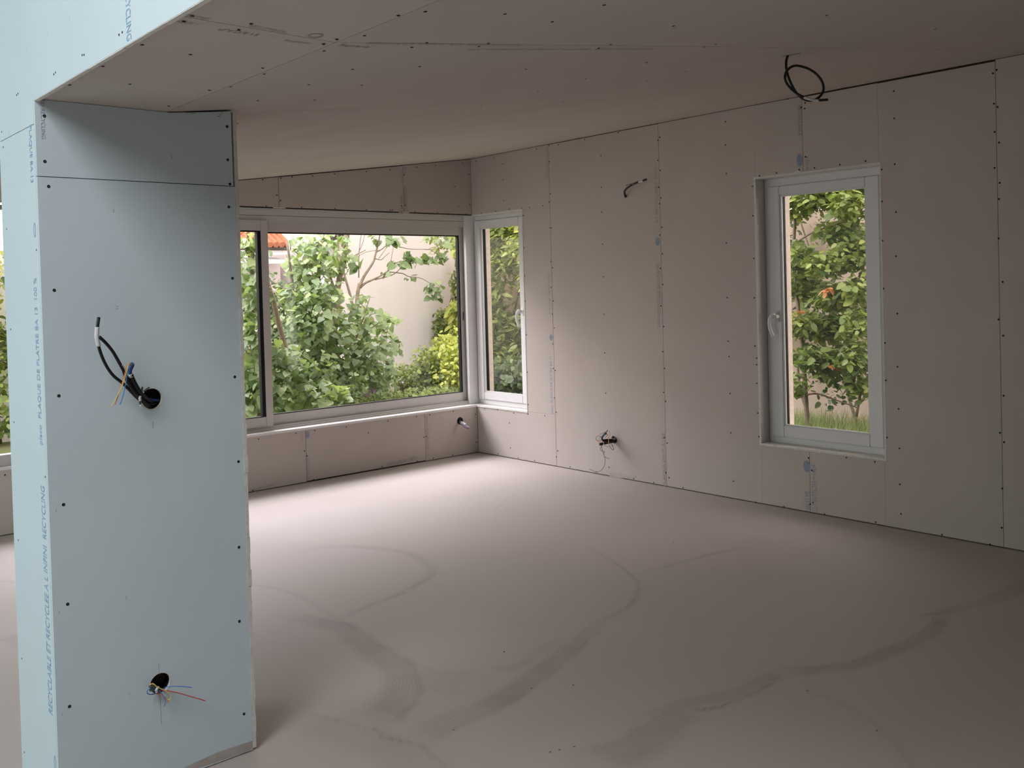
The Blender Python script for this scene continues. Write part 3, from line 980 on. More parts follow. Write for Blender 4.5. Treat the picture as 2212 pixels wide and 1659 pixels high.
for pts, w0, w1, st in STROKES:
    Q = [hz(*p)[:2] for p in pts]
    # catmull-rom refine
    R_ = []
    E_ = [2*Q[0]-Q[1]]+Q+[2*Q[-1]-Q[-2]]
    for k in range(1, len(E_)-2):
        for t in np.linspace(0, 1, 5, endpoint=False):
            a, b, c, d = E_[k-1:k+3]
            R_.append(.5*((2*b)+(c-a)*t+(2*a-5*b+4*c-d)*t*t+(3*b-a-3*c+d)*t**3))
    R_.append(Q[-1])
    n = len(R_)-1
    lo = np.min(R_, 0)-.3; hi = np.max(R_, 0)+.3
    idx = np.where((PT[:, 0] > lo[0]) & (PT[:, 0] < hi[0]) & (PT[:, 1] > lo[1]) & (PT[:, 1] < hi[1]))[0]
    sub = PT[idx]
    bd = np.full(len(idx), 9.); bs = np.zeros(len(idx)); bt = np.zeros(len(idx))
    for k in range(n):
        d_, s_, t_ = seg_dist(sub, R_[k], R_[k+1])
        m_ = d_ < bd
        bd[m_] = d_[m_]; bs[m_] = s_[m_]; bt[m_] = (k+t_[m_])/n
    w = (w0+(w1-w0)*bt)
    px_, py_ = sub[:, 0], sub[:, 1]
    wob = .5*np.sin(px_*23+2*np.sin(py_*17))+.5*np.sin(py_*31+1.7*np.sin(px_*19+1))
    wob2 = .5*np.sin(px_*61+3*np.sin(py_*47))+.5*np.sin(py_*73+2*np.sin(px_*53))
    bd = np.clip(bd+w*(.09*wob+.05*wob2), 0, None)
    fall = np.clip((w-bd)/(.5*w+.006), 0, 1)*np.where(w > .04, .72+.5*np.exp(-((bd-.62*w)/(.16*w))**2)*(bs > 0), 1)
    end = np.clip(bt*9, .0, 1)*np.clip((1-bt)*9, 0., 1)
    val = fall*st*.85*(.25+.75*end)
    m_ = val > band[idx]
    band[idx[m_]] = val[m_]
    stroke[idx[m_]] = (bd*bs)[m_]
nx, ny = len(fx), len(fy)
V = np.zeros((nx*ny, 3)); V[:, :2] = PT
V[:, 2] = -np.clip(.0, 0, 1)+.0008*np.sin(PT[:, 0]*2.1+1)*np.sin(PT[:, 1]*1.7)-.0008
ii, jj = np.meshgrid(np.arange(nx-1), np.arange(ny-1), indexing='ij')
q0 = (ii*ny+jj).ravel()
FA = np.stack([q0, q0+ny, q0+ny+1, q0+1], 1)
me = bpy.data.meshes.new('floor')
me.vertices.add(len(V)); me.vertices.foreach_set('co', V.ravel())
me.loops.add(FA.size); me.loops.foreach_set('vertex_index', FA.ravel().astype(np.int32))
me.polygons.add(len(FA)); me.polygons.foreach_set('loop_start', (np.arange(len(FA))*4).astype(np.int32))
me.update(calc_edges=True); me.validate()
for nm, arr in (('band', band), ('stroke', stroke)):
    at = me.attributes.new(nm, 'FLOAT', 'POINT')
    at.data.foreach_set('value', arr.astype(np.float32))
me.materials.append(M_FLOOR)
me.polygons.foreach_set('use_smooth', [True]*len(me.polygons))
fl = bpy.data.objects.new('floor', me)
COL.objects.link(fl)
fl['kind'] = 'structure'
MB().box((XL0, YN, -.30), (XR+.02, YW+.02, -.01)).build('floor_slab', M_BACK, fl)
# small crumbs of screed on the floor belong to its surface
b = MB()
for x, y in [(1089, 1408), (1148, 1487), (1238, 1480), (980, 1577), (1744, 1492), (1894, 1579), (1455, 1171), (1188, 1625), (1208, 1620), (1240, 1613)]:
    p = hz(x, y)
    bm = bmesh.new()
    bmesh.ops.create_icosphere(bm, subdivisions=1, radius=.0035)
    for v_ in bm.verts: v_.co = Vector((v_.co.x*1.3+p[0], v_.co.y+p[1], v_.co.z*.6+.001))
    b.add_bm(bm)
b.build('screed_crumb', M_PENCIL, fl)

# ---- rest of the shell (behind and beside the camera), unseen, coloured dark to cut bounce
def shell(name, boxes, m=M_SHELL):
    b = MB()
    for a, c in boxes: b.box(a, c)
    o = b.build(name, m)
    o['kind'] = 'structure'
    return o


shell('wall_front', [((XL0-.2, YN-.2, -.3), (XR+.3, YN, ZHI+.2))])
shell('wall_side', [((XL0-.1, YN, -.3), (XL0, YF, ZHI+.2))], mat('side_wall_board', (.2, .2, .2), .9, .1, noise=.03))
shell('trim_3', [((XL0, YN, ZHI), (XH+.16, YW, ZHI+.2))], mat('upper_ceiling_board', (.3, .3, .3), .9, .1, noise=.03))


# ================================================================== WINDOWS
def ring(mbb, plane, u0, u1, v0, v1, w, d0, d1, bev=.003):
    """rectangular frame; w = (left, right, bottom, top) bar widths; d0..d1 depth behind the wall face"""
    wl_, wr_, wb_, wt_ = w

    def bx(a, b, c, d):
        mbb.box(plane.p(a, c, -d0), plane.p(b, d, -d1), bev)
    bx(u0, u0+wl_, v0, v1); bx(u1-wr_, u1, v0, v1)
    bx(u0+wl_, u1-wr_, v0, v0+wb_); bx(u0+wl_, u1-wr_, v1-wt_, v1)


def pane(plane, u0, u1, v0, v1, d, parent):
    b = MB().box(plane.p(u0, v0, -d), plane.p(u1, v1, -d-.004))
    return b.build('glass_pane', M_GLASS, parent)


def handle(plane, u, v, d, side, parent):
    """white lever: base plate, neck and a lever hanging down with a bend to one side"""
    b = MB()
    b.box(plane.p(u-.016, v-.036, -d), plane.p(u+.016, v+.036, -d+.012), .004)
    b.tube([plane.p(u, v, -d+.008), plane.p(u, v, -d+.050)], .014, 12)
    b.tube([plane.p(u-side*.004, v+.010, -d+.050), plane.p(u+side*.016, v+.006, -d+.056), plane.p(u+side*.034, v-.028, -d+.058), plane.p(u+side*.034, v-.075, -d+.056), plane.p(u+side*.012, v-.135, -d+.052)], [.013, .015, .0125, .012, .010], 12)
    return b.build('window_handle', M_PVC, parent, True)


def casement(name, y0, y1, z0, z1, d, out, sash, hinge_hi, hpos):
    w = struct(name)
    b = MB()
    ring(b, P_R, y0, y1, z0, z1, out, d, d+.07)
    b.build('window_frame', M_PVC, w)
    a0, a1, b0, b1 = y0+out[0], y1-out[1], z0+out[2], z1-out[3]
    b = MB()
    ring(b, P_R, a0+.002, a1-.002, b0+.002, b1-.002, sash, d-.014, d+.056, .004)
    s_ = b.build('sash', M_PVC, w)
    g0, g1, h0, h1 = a0+sash[0]+.002, a1-sash[1]-.002, b0+sash[2]+.002, b1-sash[3]-.002
    b = MB()
    ring(b, P_R, g0-.001, g1+.001, h0-.001, h1+.001, (.012, .012, .012, .012), d-.006, d+.012, .003)
    b.build('glazing_bead', M_PVC, s_)
    b = MB()
    ring(b, P_R, g0, g1, h0, h1, (.005, .005, .004, .004), d+.013, d+.05, 0)
    b.build('gasket', M_GASKET, s_)
    pane(P_R, g0, g1, h0, h1, d+.022, s_)
    pane(P_R, g0, g1, h0, h1, d+.040, s_)
    handle(P_R, hpos[0], hpos[1], d-.014, hpos[2], s_)
    return w


D2 = .098
casement('window_2', W_Y0+.001, W_Y1-.001, W_Z0, W_Z1, D2, (.045, .042, .045, .055), (.09, .082, .075, .060), 0, (3.665, 1.290, 1))
casement('window_3', N_Y0+.001, 6.990, N_Z0+.001, N_Z1, D2, (.050, .045, .045, .042), (.090, .085, .070, .070), 0, (6.268, 1.315, 1))

# sliding window
w1 = struct('window_1')
b = MB()
ring(b, P_W, B_X0, B_X1-.002, B_Z0, B_Z1, (.05, .030, .020, .046), .105, .20)
b.build('window_frame', M_ALU, w1)
b = MB()
ring(b, P_W, B_X0+.05, B_X1-.032, B_Z0+.020, B_Z1-.048, (.02, .022, .012, .050), .112, .19, .002)
b.build('track_rail', M_ALU, w1)
# right sash (outer track), left sash (inner track, overlapping at the meeting stile)
ZG0, ZG1 = .562, 2.030
sr0, sr1 = 3.47, B_X1-.085
b = MB(); ring(b, P_W, sr0, 5.580, .470, 2.125, (.05, .094, .090, .091), .145, .185)
sr = b.build('sash', M_ALU, w1)
b = MB(); ring(b, P_W, sr0+.05, 5.486, .56, 2.034, (.012, .014, .006, .009), .149, .183, 0)
b.build('gasket', M_GASKET, sr)
pane(P_W, sr0+.05, 5.486, .56, 2.034, .162, sr)
b = MB(); b.box((5.505, YW+.139, 1.235), (5.512, YW+.146, 1.315), .002)
b.build('latch_slot', M_GASKET, sr)
b = MB(); ring(b, P_W, 1.985, 3.515, .480, 2.125, (.06, .062, .078, .085), .095, .140)
sl = b.build('sash', M_ALU, w1)
b = MB(); ring(b, P_W, 2.045, 3.453, .558, 2.040, (.03, .030, .006, .010), .098, .139, 0)
b.build('gasket', M_GASKET, sl)
pane(P_W, 2.045, 3.453, .558, 2.040, .115, sl)
b = MB(); b.box((1.86, YW-.006, B_Z0-.018), (B_X1, YW+.105, B_Z0), .003)
b.build('window_sill', M_SILL, w1)
b = MB(); b.box((1.86, YW+.0, B_Z1), (XR+.1, YW+.105, B_Z1+.012), .002)
b.box((1.86, YW+.012, B_Z1-.0), (XR+.1, YW+.03, B_Z1-.006), .001)
b.build('head_lining', M_EDGE, w1)
b = MB(); b.box((XR-.012, YW+.085, B_Z0), (B_X1+.035, YW+.121, B_Z1), .002)
b.build('corner_post', M_PVC, w1)

w4 = struct('window_4')
b = MB(); ring(b, P_W, L_X0, L_X1, B_Z0, 2.175, (.04, .04, .075, .028), .06, .13)
b.build('window_frame', M_ALU, w4)
pane(P_W, L_X0+.04, L_X1-.04, .52, 2.147, .09, w4)
b = MB(); b.box((L_X0, YW-.004, B_Z0-.016), (L_X1, YW+.06, B_Z0), .002)
b.build('window_sill', M_SILL, w4)


# ================================================================== CABLES
def at_y(ox, oy, sc, pts, y0):
    return [tuple(hy(ox+p[0]/sc, oy+p[1]/sc, y0-p[2])) for p in pts]


def at_x(ox, oy, sc, pts, x0):
    return [tuple(hx(ox+p[0]/sc, oy+p[1]/sc, x0-p[2])) for p in pts]


# --- upper bundle on the pillar
c1 = empty('cable_bundle', (1.09, YP, 1.224))
props(c1, 'black cables with blue, orange and yellow wires, hanging from upper round hole of grey pillar', 'cable')
T = lambda pts: at_y(160, 650, 5.353, pts, YP)


def part(name, pts, r, m, parent, n=10):
    return MB().tube(pts, r, n).build(name, m, parent, True)


ca = part('black_cable', T([(930, 1170, -.035), (850, 1140, -.005), (755, 1085, .030), (665, 960, .055), (600, 860, .068), (545, 755, .078), (450, 590, .090), (370, 490, .098), (292, 415, .104)]), .0049, M_BLACK, c1)
cb = part('black_cable', T([(910, 1210, -.035), (840, 1190, -.005), (740, 1130, .026), (640, 1030, .046), (560, 950, .060), (460, 870, .072), (385, 770, .083), (325, 650, .092), (283, 520, .100), (262, 400, .104), (272, 290, .104), (286, 190, .100)]), .0047, M_BLACK, c1)
part('tape', T([(283, 525, .100), (262, 420, .104), (264, 360, .104), (268, 303, .104)]), .0064, M_TAPE, cb)
part('tape', T([(585, 815, .071), (560, 775, .074), (538, 738, .078)]), .0060, M_TAPE, ca)
cc = part('black_cable', T([(950, 1190, -.035), (860, 1150, 0), (770, 1065, .040), (700, 950, .060), (655, 850, .070)]), .0068, M_BLACK, c1)
part('black_cable', T([(930, 1225, -.035), (850, 1215, .0), (760, 1120, .032), (690, 1040, .05), (620, 930, .062), (580, 820, .070)]), .0060, M_BLACK, c1)
part('tape', T([(665, 880, .068), (650, 845, .070)]), .0066, M_TAPE, cc)
part('blue_conduit', T([(648, 845, .071), (652, 800, .074), (672, 755, .078), (678, 738, .080)]), .0052, M_BLUE, c1)
for nm, m_, pts in [('orange_wire', M_WORG, [(672, 742, .082), (650, 716, .088), (615, 745, .092), (590, 830, .092), (560, 940, .094), (520, 1060, .096), (495, 1140, .097), (473, 1198, .098)]),
                    ('yellow_wire', M_WYEL, [(668, 742, .083), (648, 722, .090), (622, 760, .094), (600, 850, .094), (565, 960, .096), (520, 1060, .098), (475, 1150, .099), (430, 1225, .100)]),
                    ('blue_wire', M_WBLUE, [(690, 760, .080), (690, 725, .084), (664, 715, .088), (640, 750, .092), (615, 850, .093), (600, 940, .094), (580, 1040, .095), (560, 1120, .096), (530, 1200, .097)]),
                    ('blue_wire', M_WBLUE, [(684, 765, .078), (680, 735, .083), (660, 727, .086), (634, 770, .088), (612, 850, .086)])]:
    part(nm, T(pts), .0013, m_, c1, 8)
for pts in [[(768, 1095, .035), (782, 1040, .045), (790, 995, .05)], [(805, 1048, .02), (835, 1025, .024), (872, 998, .028)], [(765, 1190, .03), (758, 1150, .034), (762, 1110, .036)]]:
    part('grey_sleeve', T(pts), .0030, M_SLEEVE, c1)
part('tape', T([(765, 1155, .040), (760, 1125, .042), (765, 1098, .042)]), .0042, M_TAPE, c1)
part('tape', T([(765, 1205, .030), (782, 1222, .028), (800, 1236, .026)]), .0040, M_TAPE, c1)
part('blue_conduit', T([(800, 1105, .012), (870, 1135, .0), (950, 1150, -.015), (1000, 1150, -.03)]), .0040, M_BLUE, c1)
part('black_cable', T([(800, 1165, .012), (880, 1195, .0), (960, 1185, -.02)]), .0028, M_BLACK, c1)

# --- lower bundle on the pillar
c2 = empty('wire_bundle', (1.09, YP, .321))
props(c2, 'loose blue, red and yellow wires sticking out of lower round hole near pillar foot', 'cable')
T = lambda pts: at_y(0, 1150, 3.26, pts, YP)
for nm, m_, r, pts in [
    ('blue_wire', M_WBLUE, .0014, [(1120, 1120, -.03), (1150, 1105, .005), (1175, 1089, .015), (1250, 1084, .03), (1350, 1092, .045)]),
    ('red_wire', M_WRED, .0014, [(1110, 1110, -.03), (1160, 1113, .01), (1250, 1130, .03), (1350, 1158, .045), (1446, 1186, .055)]),
    ('yellow_wire', M_WYEL, .0014, [(1050, 1085, .02), (1075, 1064, .03), (1110, 1090, .035), (1165, 1115, .035), (1200, 1145, .035), (1200, 1172, .035), (1178, 1180, .03)]),
    ('blue_wire', M_WBLUE, .0014, [(1105, 1100, .02), (1135, 1130, .032), (1158, 1170, .038), (1165, 1195, .04), (1155, 1226, .04)]),
    ('orange_wire', M_WORG, .0014, [(1100, 1118, .01), (1140, 1148, .025), (1170, 1175, .03), (1184, 1190, .032), (1175, 1200, .03)]),
    ('blue_wire', M_WBLUE, .0014, [(1110, 1128, 0), (1070, 1142, .02), (1040, 1136, .028), (1038, 1115, .03), (1060, 1100, .03), (1090, 1098, .02)]),
    ('orange_wire', M_WORG, .0014, [(1090, 1110, .0), (1110, 1130, .015), (1128, 1146, .02)]),
    ('yellow_wire', M_WYEL, .0014, [(1055, 1068, .02), (1085, 1072, .03), (1100, 1082, .03)]),
    ('grey_sleeve', M_SLEEVE, .0042, [(1110, 1100, 0), (1080, 1088, .02), (1055, 1085, .03)]),
    ('grey_sleeve', M_SLEEVE, .0036, [(1120, 1120, 0), (1085, 1112, .02), (1058, 1112, .03)]),
    ('tape', M_TAPE, .0040, [(1098, 1115, .03), (1108, 1098, .032), (1116, 1090, .03)]),
    ('tape', M_TAPE, .0030, [(1095, 1128, .02), (1112, 1120, .022)]),
    ('blue_conduit', M_BLUE, .0040, [(1090, 1125, .0), (1130, 1120, -.01), (1165, 1095, -.03)])]:
    part(nm, T(pts), r, m_, c2, 8)

# --- loop hanging from the ceiling slot
p0 = hc(1701.5, 119.5)
c3 = empty('cable_coil', tuple(p0))
props(c3, 'black cable wound into a loop with white tape, hanging from the ceiling', 'cable')
dep = float((p0-CAM)@FWD)


def atd(ox, oy, sc, pts, d0):
    out = []
    for p in pts:
        r = ray(ox+p[0]/sc, oy+p[1]/sc)
        out.append(tuple(CAM+r*(d0-p[2])))
    return out


T = lambda pts: atd(1620, 80, 9.217, pts, dep)
lp = part('black_cable', [tuple(p0+np.array([0, 0, .012]))]+T([(755, 365, 0), (728, 450, .0), (720, 560, .0), (735, 690, 0.0), (785, 850, .0), (860, 1010, .0), (940, 1130, .0), (1050, 1225, .002), (1180, 1265, .004), (1300, 1245, .006), (1395, 1180, .008), (1455, 1085, .01), (1463, 980, .012), (1420, 860, .014), (1320, 735, .015), (1180, 640, .016), (1040, 590, .016), (910, 570, .016), (800, 610, .016), (720, 700, .015), (698, 820, .014), (745, 940, .013), (850, 1060, .012), (975, 1150, .012), (1100, 1205, .013), (1250, 1250, .015), (1400, 1256, .017), (1550, 1248, .018)]), .0050, M_BLACK, c3)
part('tape', T([(1075, 1203, .018), (1180, 1236, .0185), (1270, 1256, .019), (1362, 1262, .019)]), .0050, M_TAPE, lp)

# --- short cable high on the right wall
h0 = hx(1300+628/12.29, 360+790/12.29)
c4 = empty('cable_stub', tuple(h0))
props(c4, 'short bent black cable with white tape, high on right wall between the two window openings', 'cable')
T = lambda pts: at_x(1300, 360, 12.29, pts, XR)
k4 = part('black_cable', [tuple(h0+np.array([.012, 0, 0]))]+T([(622, 770, .02), (603, 670, .05), (640, 600, .065), (740, 520, .075), (860, 455, .08), (975, 405, .085)]), .0080, M_BLACK, c4)
part('tape', T([(965, 412, .085), (1030, 396, .086), (1100, 378, .087)]), .0058, M_TAPE, k4)
part('black_cable', T([(1095, 375, .087), (1140, 348, .087), (1170, 340, .086), (1182, 362, .085)]), .0070, M_BLACK, c4)
part('tape_tag', T([(972, 445, .085), (974, 525, .085)]), .0042, M_TAPE, c4)
part('brown_wire', T([(860, 462, .09), (780, 452, .092), (700, 475, .094), (640, 495, .094)]), .0022, M_WBRN, c4, 8)
part('brown_wire', T([(850, 470, .088), (760, 468, .09), (690, 480, .092), (645, 520, .092)]), .0018, M_WBRN, c4, 8)
b = MB()
b.tube([tuple(h0+np.array([.004, 0, 0])), tuple(h0+np.array([-.001, 0, 0]))], .011, 20, smooth=False)
b.build('cable_hole', M_GASKET, c4)

# --- tangled outlet low on the right wall
h0 = hx(1240+760/8.73, 870+700/8.73)
c5 = empty('outlet_wires', tuple(h0))
props(c5, 'tangle of black conduits and thin wires low on right wall, one wire curling down', 'cable')
T = lambda pts: at_x(1240, 870, 8.73, pts, XR)
MB().tube([tuple(h0+np.array([.002, 0, .0])), tuple(h0+np.array([-.0015, 0, 0]))], .028, 26, smooth=False).build('wall_box', M_GASKET, c5)
part('black_conduit', T([(770, 735, 0), (720, 735, .03), (640, 750, .07), (560, 765, .10), (480, 785, .12)]), .0115, M_BLACK, c5, 12)
part('black_conduit', T([(770, 700, 0), (700, 705, .04), (620, 705, .07), (530, 715, .10)]), .0100, M_BLACK, c5, 12)
part('orange_plug', T([(492, 782, .122), (472, 788, .128)]), .0085, mat('copper_end', (.35, .16, .09), .5, .3, noise=.1), c5, 12)
part('grey_conduit', T([(770, 680, 0), (735, 660, .03), (712, 645, .05)]), .0120, mat('grey_pvc', (.42, .40, .38), .6, .3, noise=.05), c5, 12)
part('dark_plug', T([(745, 655, .04), (728, 642, .056)]), .0085, M_BLACK, c5, 12)
part('blue_conduit', T([(530, 690, .10), (530, 650, .12), (560, 610, .13), (600, 575, .14)]), .0085, mat('blue_grey_conduit', (.04, .10, .17), .45, .4, noise=.1), c5, 12)
for nm, m_, pts in [
    ('thin_wire', M_WBRN, [(540, 790, .11), (512, 830, .115), (493, 870, .12), (520, 910, .12), (575, 925, .12), (560, 965, .12), (575, 1020, .12), (586, 1090, .10), (570, 1190, .06), (520, 1265, .04), (440, 1308, .02), (370, 1290, .02), (282, 1250, .02)]),
    ('thin_wire', M_WBRN, [(520, 800, .11), (530, 880, .12), (555, 960, .12), (580, 1018, .12), (655, 1056, .12)]),
    ('thin_wire', M_SLEEVE, [(500, 700, .1), (430, 710, .11), (415, 660, .12), (460, 620, .12), (500, 640, .12), (470, 670, .11)]),
    ('thin_wire', M_SLEEVE, [(480, 600, .12), (540, 575, .13), (600, 545, .13), (632, 515, .13), (625, 545, .13), (590, 570, .13), (630, 610, .12), (580, 660, .11)]),
    ('red_wire', M_WRED, [(440, 720, .11), (480, 735, .11), (520, 715, .105), (560, 735, .10), (610, 745, .09)]),
    ('orange_wire', M_WORG, [(663, 530, .10), (678, 600, .10), (655, 640, .09), (650, 700, .09), (668, 770, .09)]),
    ('yellow_wire', M_WYEL, [(640, 640, .09), (655, 690, .095), (645, 740, .10), (650, 790, .09)]),
    ('blue_wire', M_TAPE, [(520, 740, .125), (555, 745, .13), (562, 790, .13), (545, 800, .125)]),
    ('thin_wire', M_WBRN, [(660, 790, .09), (690, 850, .09), (735, 890, .09), (745, 850, .08), (700, 780, .07)]),
    ('thin_wire', M_SLEEVE, [(560, 790, .10), (600, 815, .11), (655, 832, .11)]),
    ('thin_wire', M_SLEEVE, [(690, 780, .07), (728, 800, .08), (715, 815, .08)])]:
    part(nm, T(pts), .0020, m_, c5, 8)

# --- pipe stub low on the window wall
h0 = hy(800+893/4.609, 660+1148/4.609)
c6 = empty('pipe_stub', tuple(h0))
props(c6, 'white and grey wire sleeves poking from small round hole under big window', 'cable')
T = lambda pts: at_y(800, 660, 4.609, pts, YW)
MB().tube([tuple(h0+np.array([0, .003, 0])), tuple(h0+np.array([0, -.0012, 0]))], .034, 24, smooth=False).build('wall_box', M_GASKET, c6)
part('dark_sleeve', T([(893, 1155, 0), (900, 1165, .03), (912, 1176, .05)]), .014, M_SLEEVE, c6)
part('white_sleeve', T([(905, 1165, .045), (930, 1178, .075), (950, 1190, .10)]), .014, M_TAPE, c6, 12)
part('grey_sleeve', T([(935, 1190, .08), (965, 1208, .12), (988, 1216, .14)]), .0085, mat('lilac_grey_sleeve', (.34, .33, .40), .5, .3, noise=.1), c6, 12)
part('grey_sleeve', T([(915, 1185, .07), (945, 1210, .11), (972, 1220, .13)]), .0075, mat('dark_lilac_sleeve', (.22, .2, .26), .5, .3, noise=.1), c6, 12)
part('copper_end', T([(968, 1220, .13), (982, 1226, .14)]), .005, M_WRED, c6, 8)


# ================================================================== GARDEN
ZG = -.25
gr = MB().box((-6, YF+.0, ZG-.3), (12, 20, ZG)).box((XR+.30, -6, ZG-.3), (12, YF, ZG)).build('ground', M_SOIL)
gr['kind'] = 'structure'

# neighbour's house wall (rendered gable) with eave
nb = empty('neighbour_house', (8.6, 13.2, ZG))
props(nb, 'pale pink rendered house wall standing behind the lilac and bushes', 'building')
b = MB()
b.box((7.62, 13.2, ZG), (10.6, 16.0, 4.0))
b.build('wall', M_RENDER, nb)
b = MB()
V = [(7.5, 13.0, 3.9), (10.6, 13.0, 4.4), (10.6, 16.1, 4.4), (7.5, 16.1, 3.9)]
V2 = [(x, y, z+.12) for x, y, z in V]
mesh_obj('roof', V+V2, [(3, 2, 1, 0), (4, 5, 6, 7), (0, 1, 5, 4), (1, 2, 6, 5), (2, 3, 7, 6), (3, 0, 4, 7)], M_TILE, nb)
mesh_obj('eave', [(7.46, 13.02, 2.30), (7.95, 13.02, 2.52), (7.95, 13.25, 2.52), (7.46, 13.25, 2.30), (7.46, 13.02, 2.20), (7.84, 13.02, 2.36), (7.84, 13.25, 2.36), (7.46, 13.25, 2.20)],
         [(0, 1, 2, 3), (4, 7, 6, 5), (0, 4, 5, 1), (1, 5, 6, 2), (2, 6, 7, 3), (3, 7, 4, 0)], M_EAVE, nb)

# rendered garden wall to the left and its low part
gw = MB().box((-4, 13.2, ZG), (5.9, 13.45, 3.6)).build('garden_wall', M_RENDER)
props(gw, 'pink rendered garden wall beyond the left window, behind hanging vines', 'wall')
gl = MB().box((5.91, 13.22, ZG), (7.45, 13.42, 1.35)).build('low_wall', M_RENDER)
props(gl, 'low rendered wall in front of the small tiled outbuilding', 'wall')

# outbuilding with clay tiles, gutter and sheet roof
ob = empty('outbuilding', (6.7, 14.6, ZG))
props(ob, 'small outbuilding with red clay tile roof and white gutter, seen top left through big window', 'building')
b = MB().box((5.95, 14.3, ZG), (7.42, 16.4, 2.06))
b.build('wall', M_RENDER, ob)
b = MB()
for i in range(15):
    x = 5.95+i*.105
    for k in range(7):
        b.tube([(x, 14.0+k*.30, 2.31+k*.17), (x, 14.34+k*.30, 2.31+k*.17+.19)], [.054, .046], 8, smooth=False)
b.build('tile_roof', M_TILE, ob)
mesh_obj('roof_boards', [(5.9, 14.02, 2.27), (7.48, 14.02, 2.27), (7.48, 16.2, 3.50), (5.9, 16.2, 3.50), (5.9, 14.02, 2.22), (7.48, 14.02, 2.22), (7.48, 16.2, 3.45), (5.9, 16.2, 3.45)],
         [(0, 1, 2, 3), (4, 7, 6, 5), (0, 4, 5, 1), (1, 5, 6, 2), (2, 6, 7, 3), (3, 7, 4, 0)], M_EAVE, ob)
MB().tube([(5.9, 13.96, 2.165), (7.44, 13.96, 2.165)], .022, 12).build('gutter', M_WHITE, ob)
MB().tube([(7.40, 13.94, 2.16), (7.40, 13.94, 2.38), (7.45, 13.94, 2.44), (7.52, 13.93, 2.455)], .018, 10).build('downpipe', M_WHITE, ob)
mesh_obj('canopy', [(5.9, 13.75, 2.03), (7.35, 13.75, 2.03), (7.35, 14.3, 2.12), (5.9, 14.3, 2.12), (5.9, 13.75, 2.00), (7.35, 13.75, 2.00), (7.35, 14.3, 2.09), (5.9, 14.3, 2.09)],
         [(0, 1, 2, 3), (4, 7, 6, 5), (0, 4, 5, 1), (1, 5, 6, 2), (2, 6, 7, 3), (3, 7, 4, 0)], M_WHITE, ob)

# boundary wall on the right side
bw = MB().box((10.35, -3, ZG), (10.6, 13.15, 2.35)).build('boundary_wall', M_OCHRE)
props(bw, 'ochre boundary wall behind the climbing vines outside the right side windows', 'wall')
fh = empty('far_house', (13.5, 7.0, ZG))
props(fh, 'pale house front glimpsed above the vines through the tall right window', 'building')
MB().box((13.0, 2.0, ZG), (15, 13, 5.5)).build('wall', M_RENDER, fh)
MB().box((12.7, 1.8, 5.5), (15.2, 13.2, 5.7)).build('roof', M_TILE, fh)


def leaf_shape(kind):
    if kind == 'heart':
        x = [0, .32, .5, .46, .28, .10, 0]
        y = [0, -.10, .12, .42, .72, .92, 1.05]
    elif kind == 'long':
        x = [0, .13, .20, .17, .10, .04, 0]
        y = [0, .12, .38, .62, .84, .96, 1.0]
    else:
        x = [0, .20, .32, .32, .22, .08, 0]
        y = [0, .05, .28, .55, .80, .96, 1.02]
    # fan: midrib points + right and left halves
    pts = []; faces = []
    mid = [(0, 0, 0), (0, .45, -.05), (0, y[-1], -.16)]
    R_ = [(a, b, .10*a-.14*b*b) for a, b in zip(x[1:-1], y[1:-1])]
    L_ = [(-a, b, .10*a-.14*b*b) for a, b in zip(x[1:-1], y[1:-1])]
    pts = mid+R_+L_
    r0 = 3; l0 = 3+len(R_)
    faces = [(0, r0, r0+1, 1), (1, r0+1, r0+2), (1, r0+2, r0+3), (1, r0+3, r0+4, 2), (0, 1, l0+1, l0), (1, l0+2, l0+1), (1, l0+3, l0+2), (1, 2, l0+4, l0+3)]
    return np.array(pts), faces


LS = {k: leaf_shape(k) for k in ('heart', 'long', 'oval')}


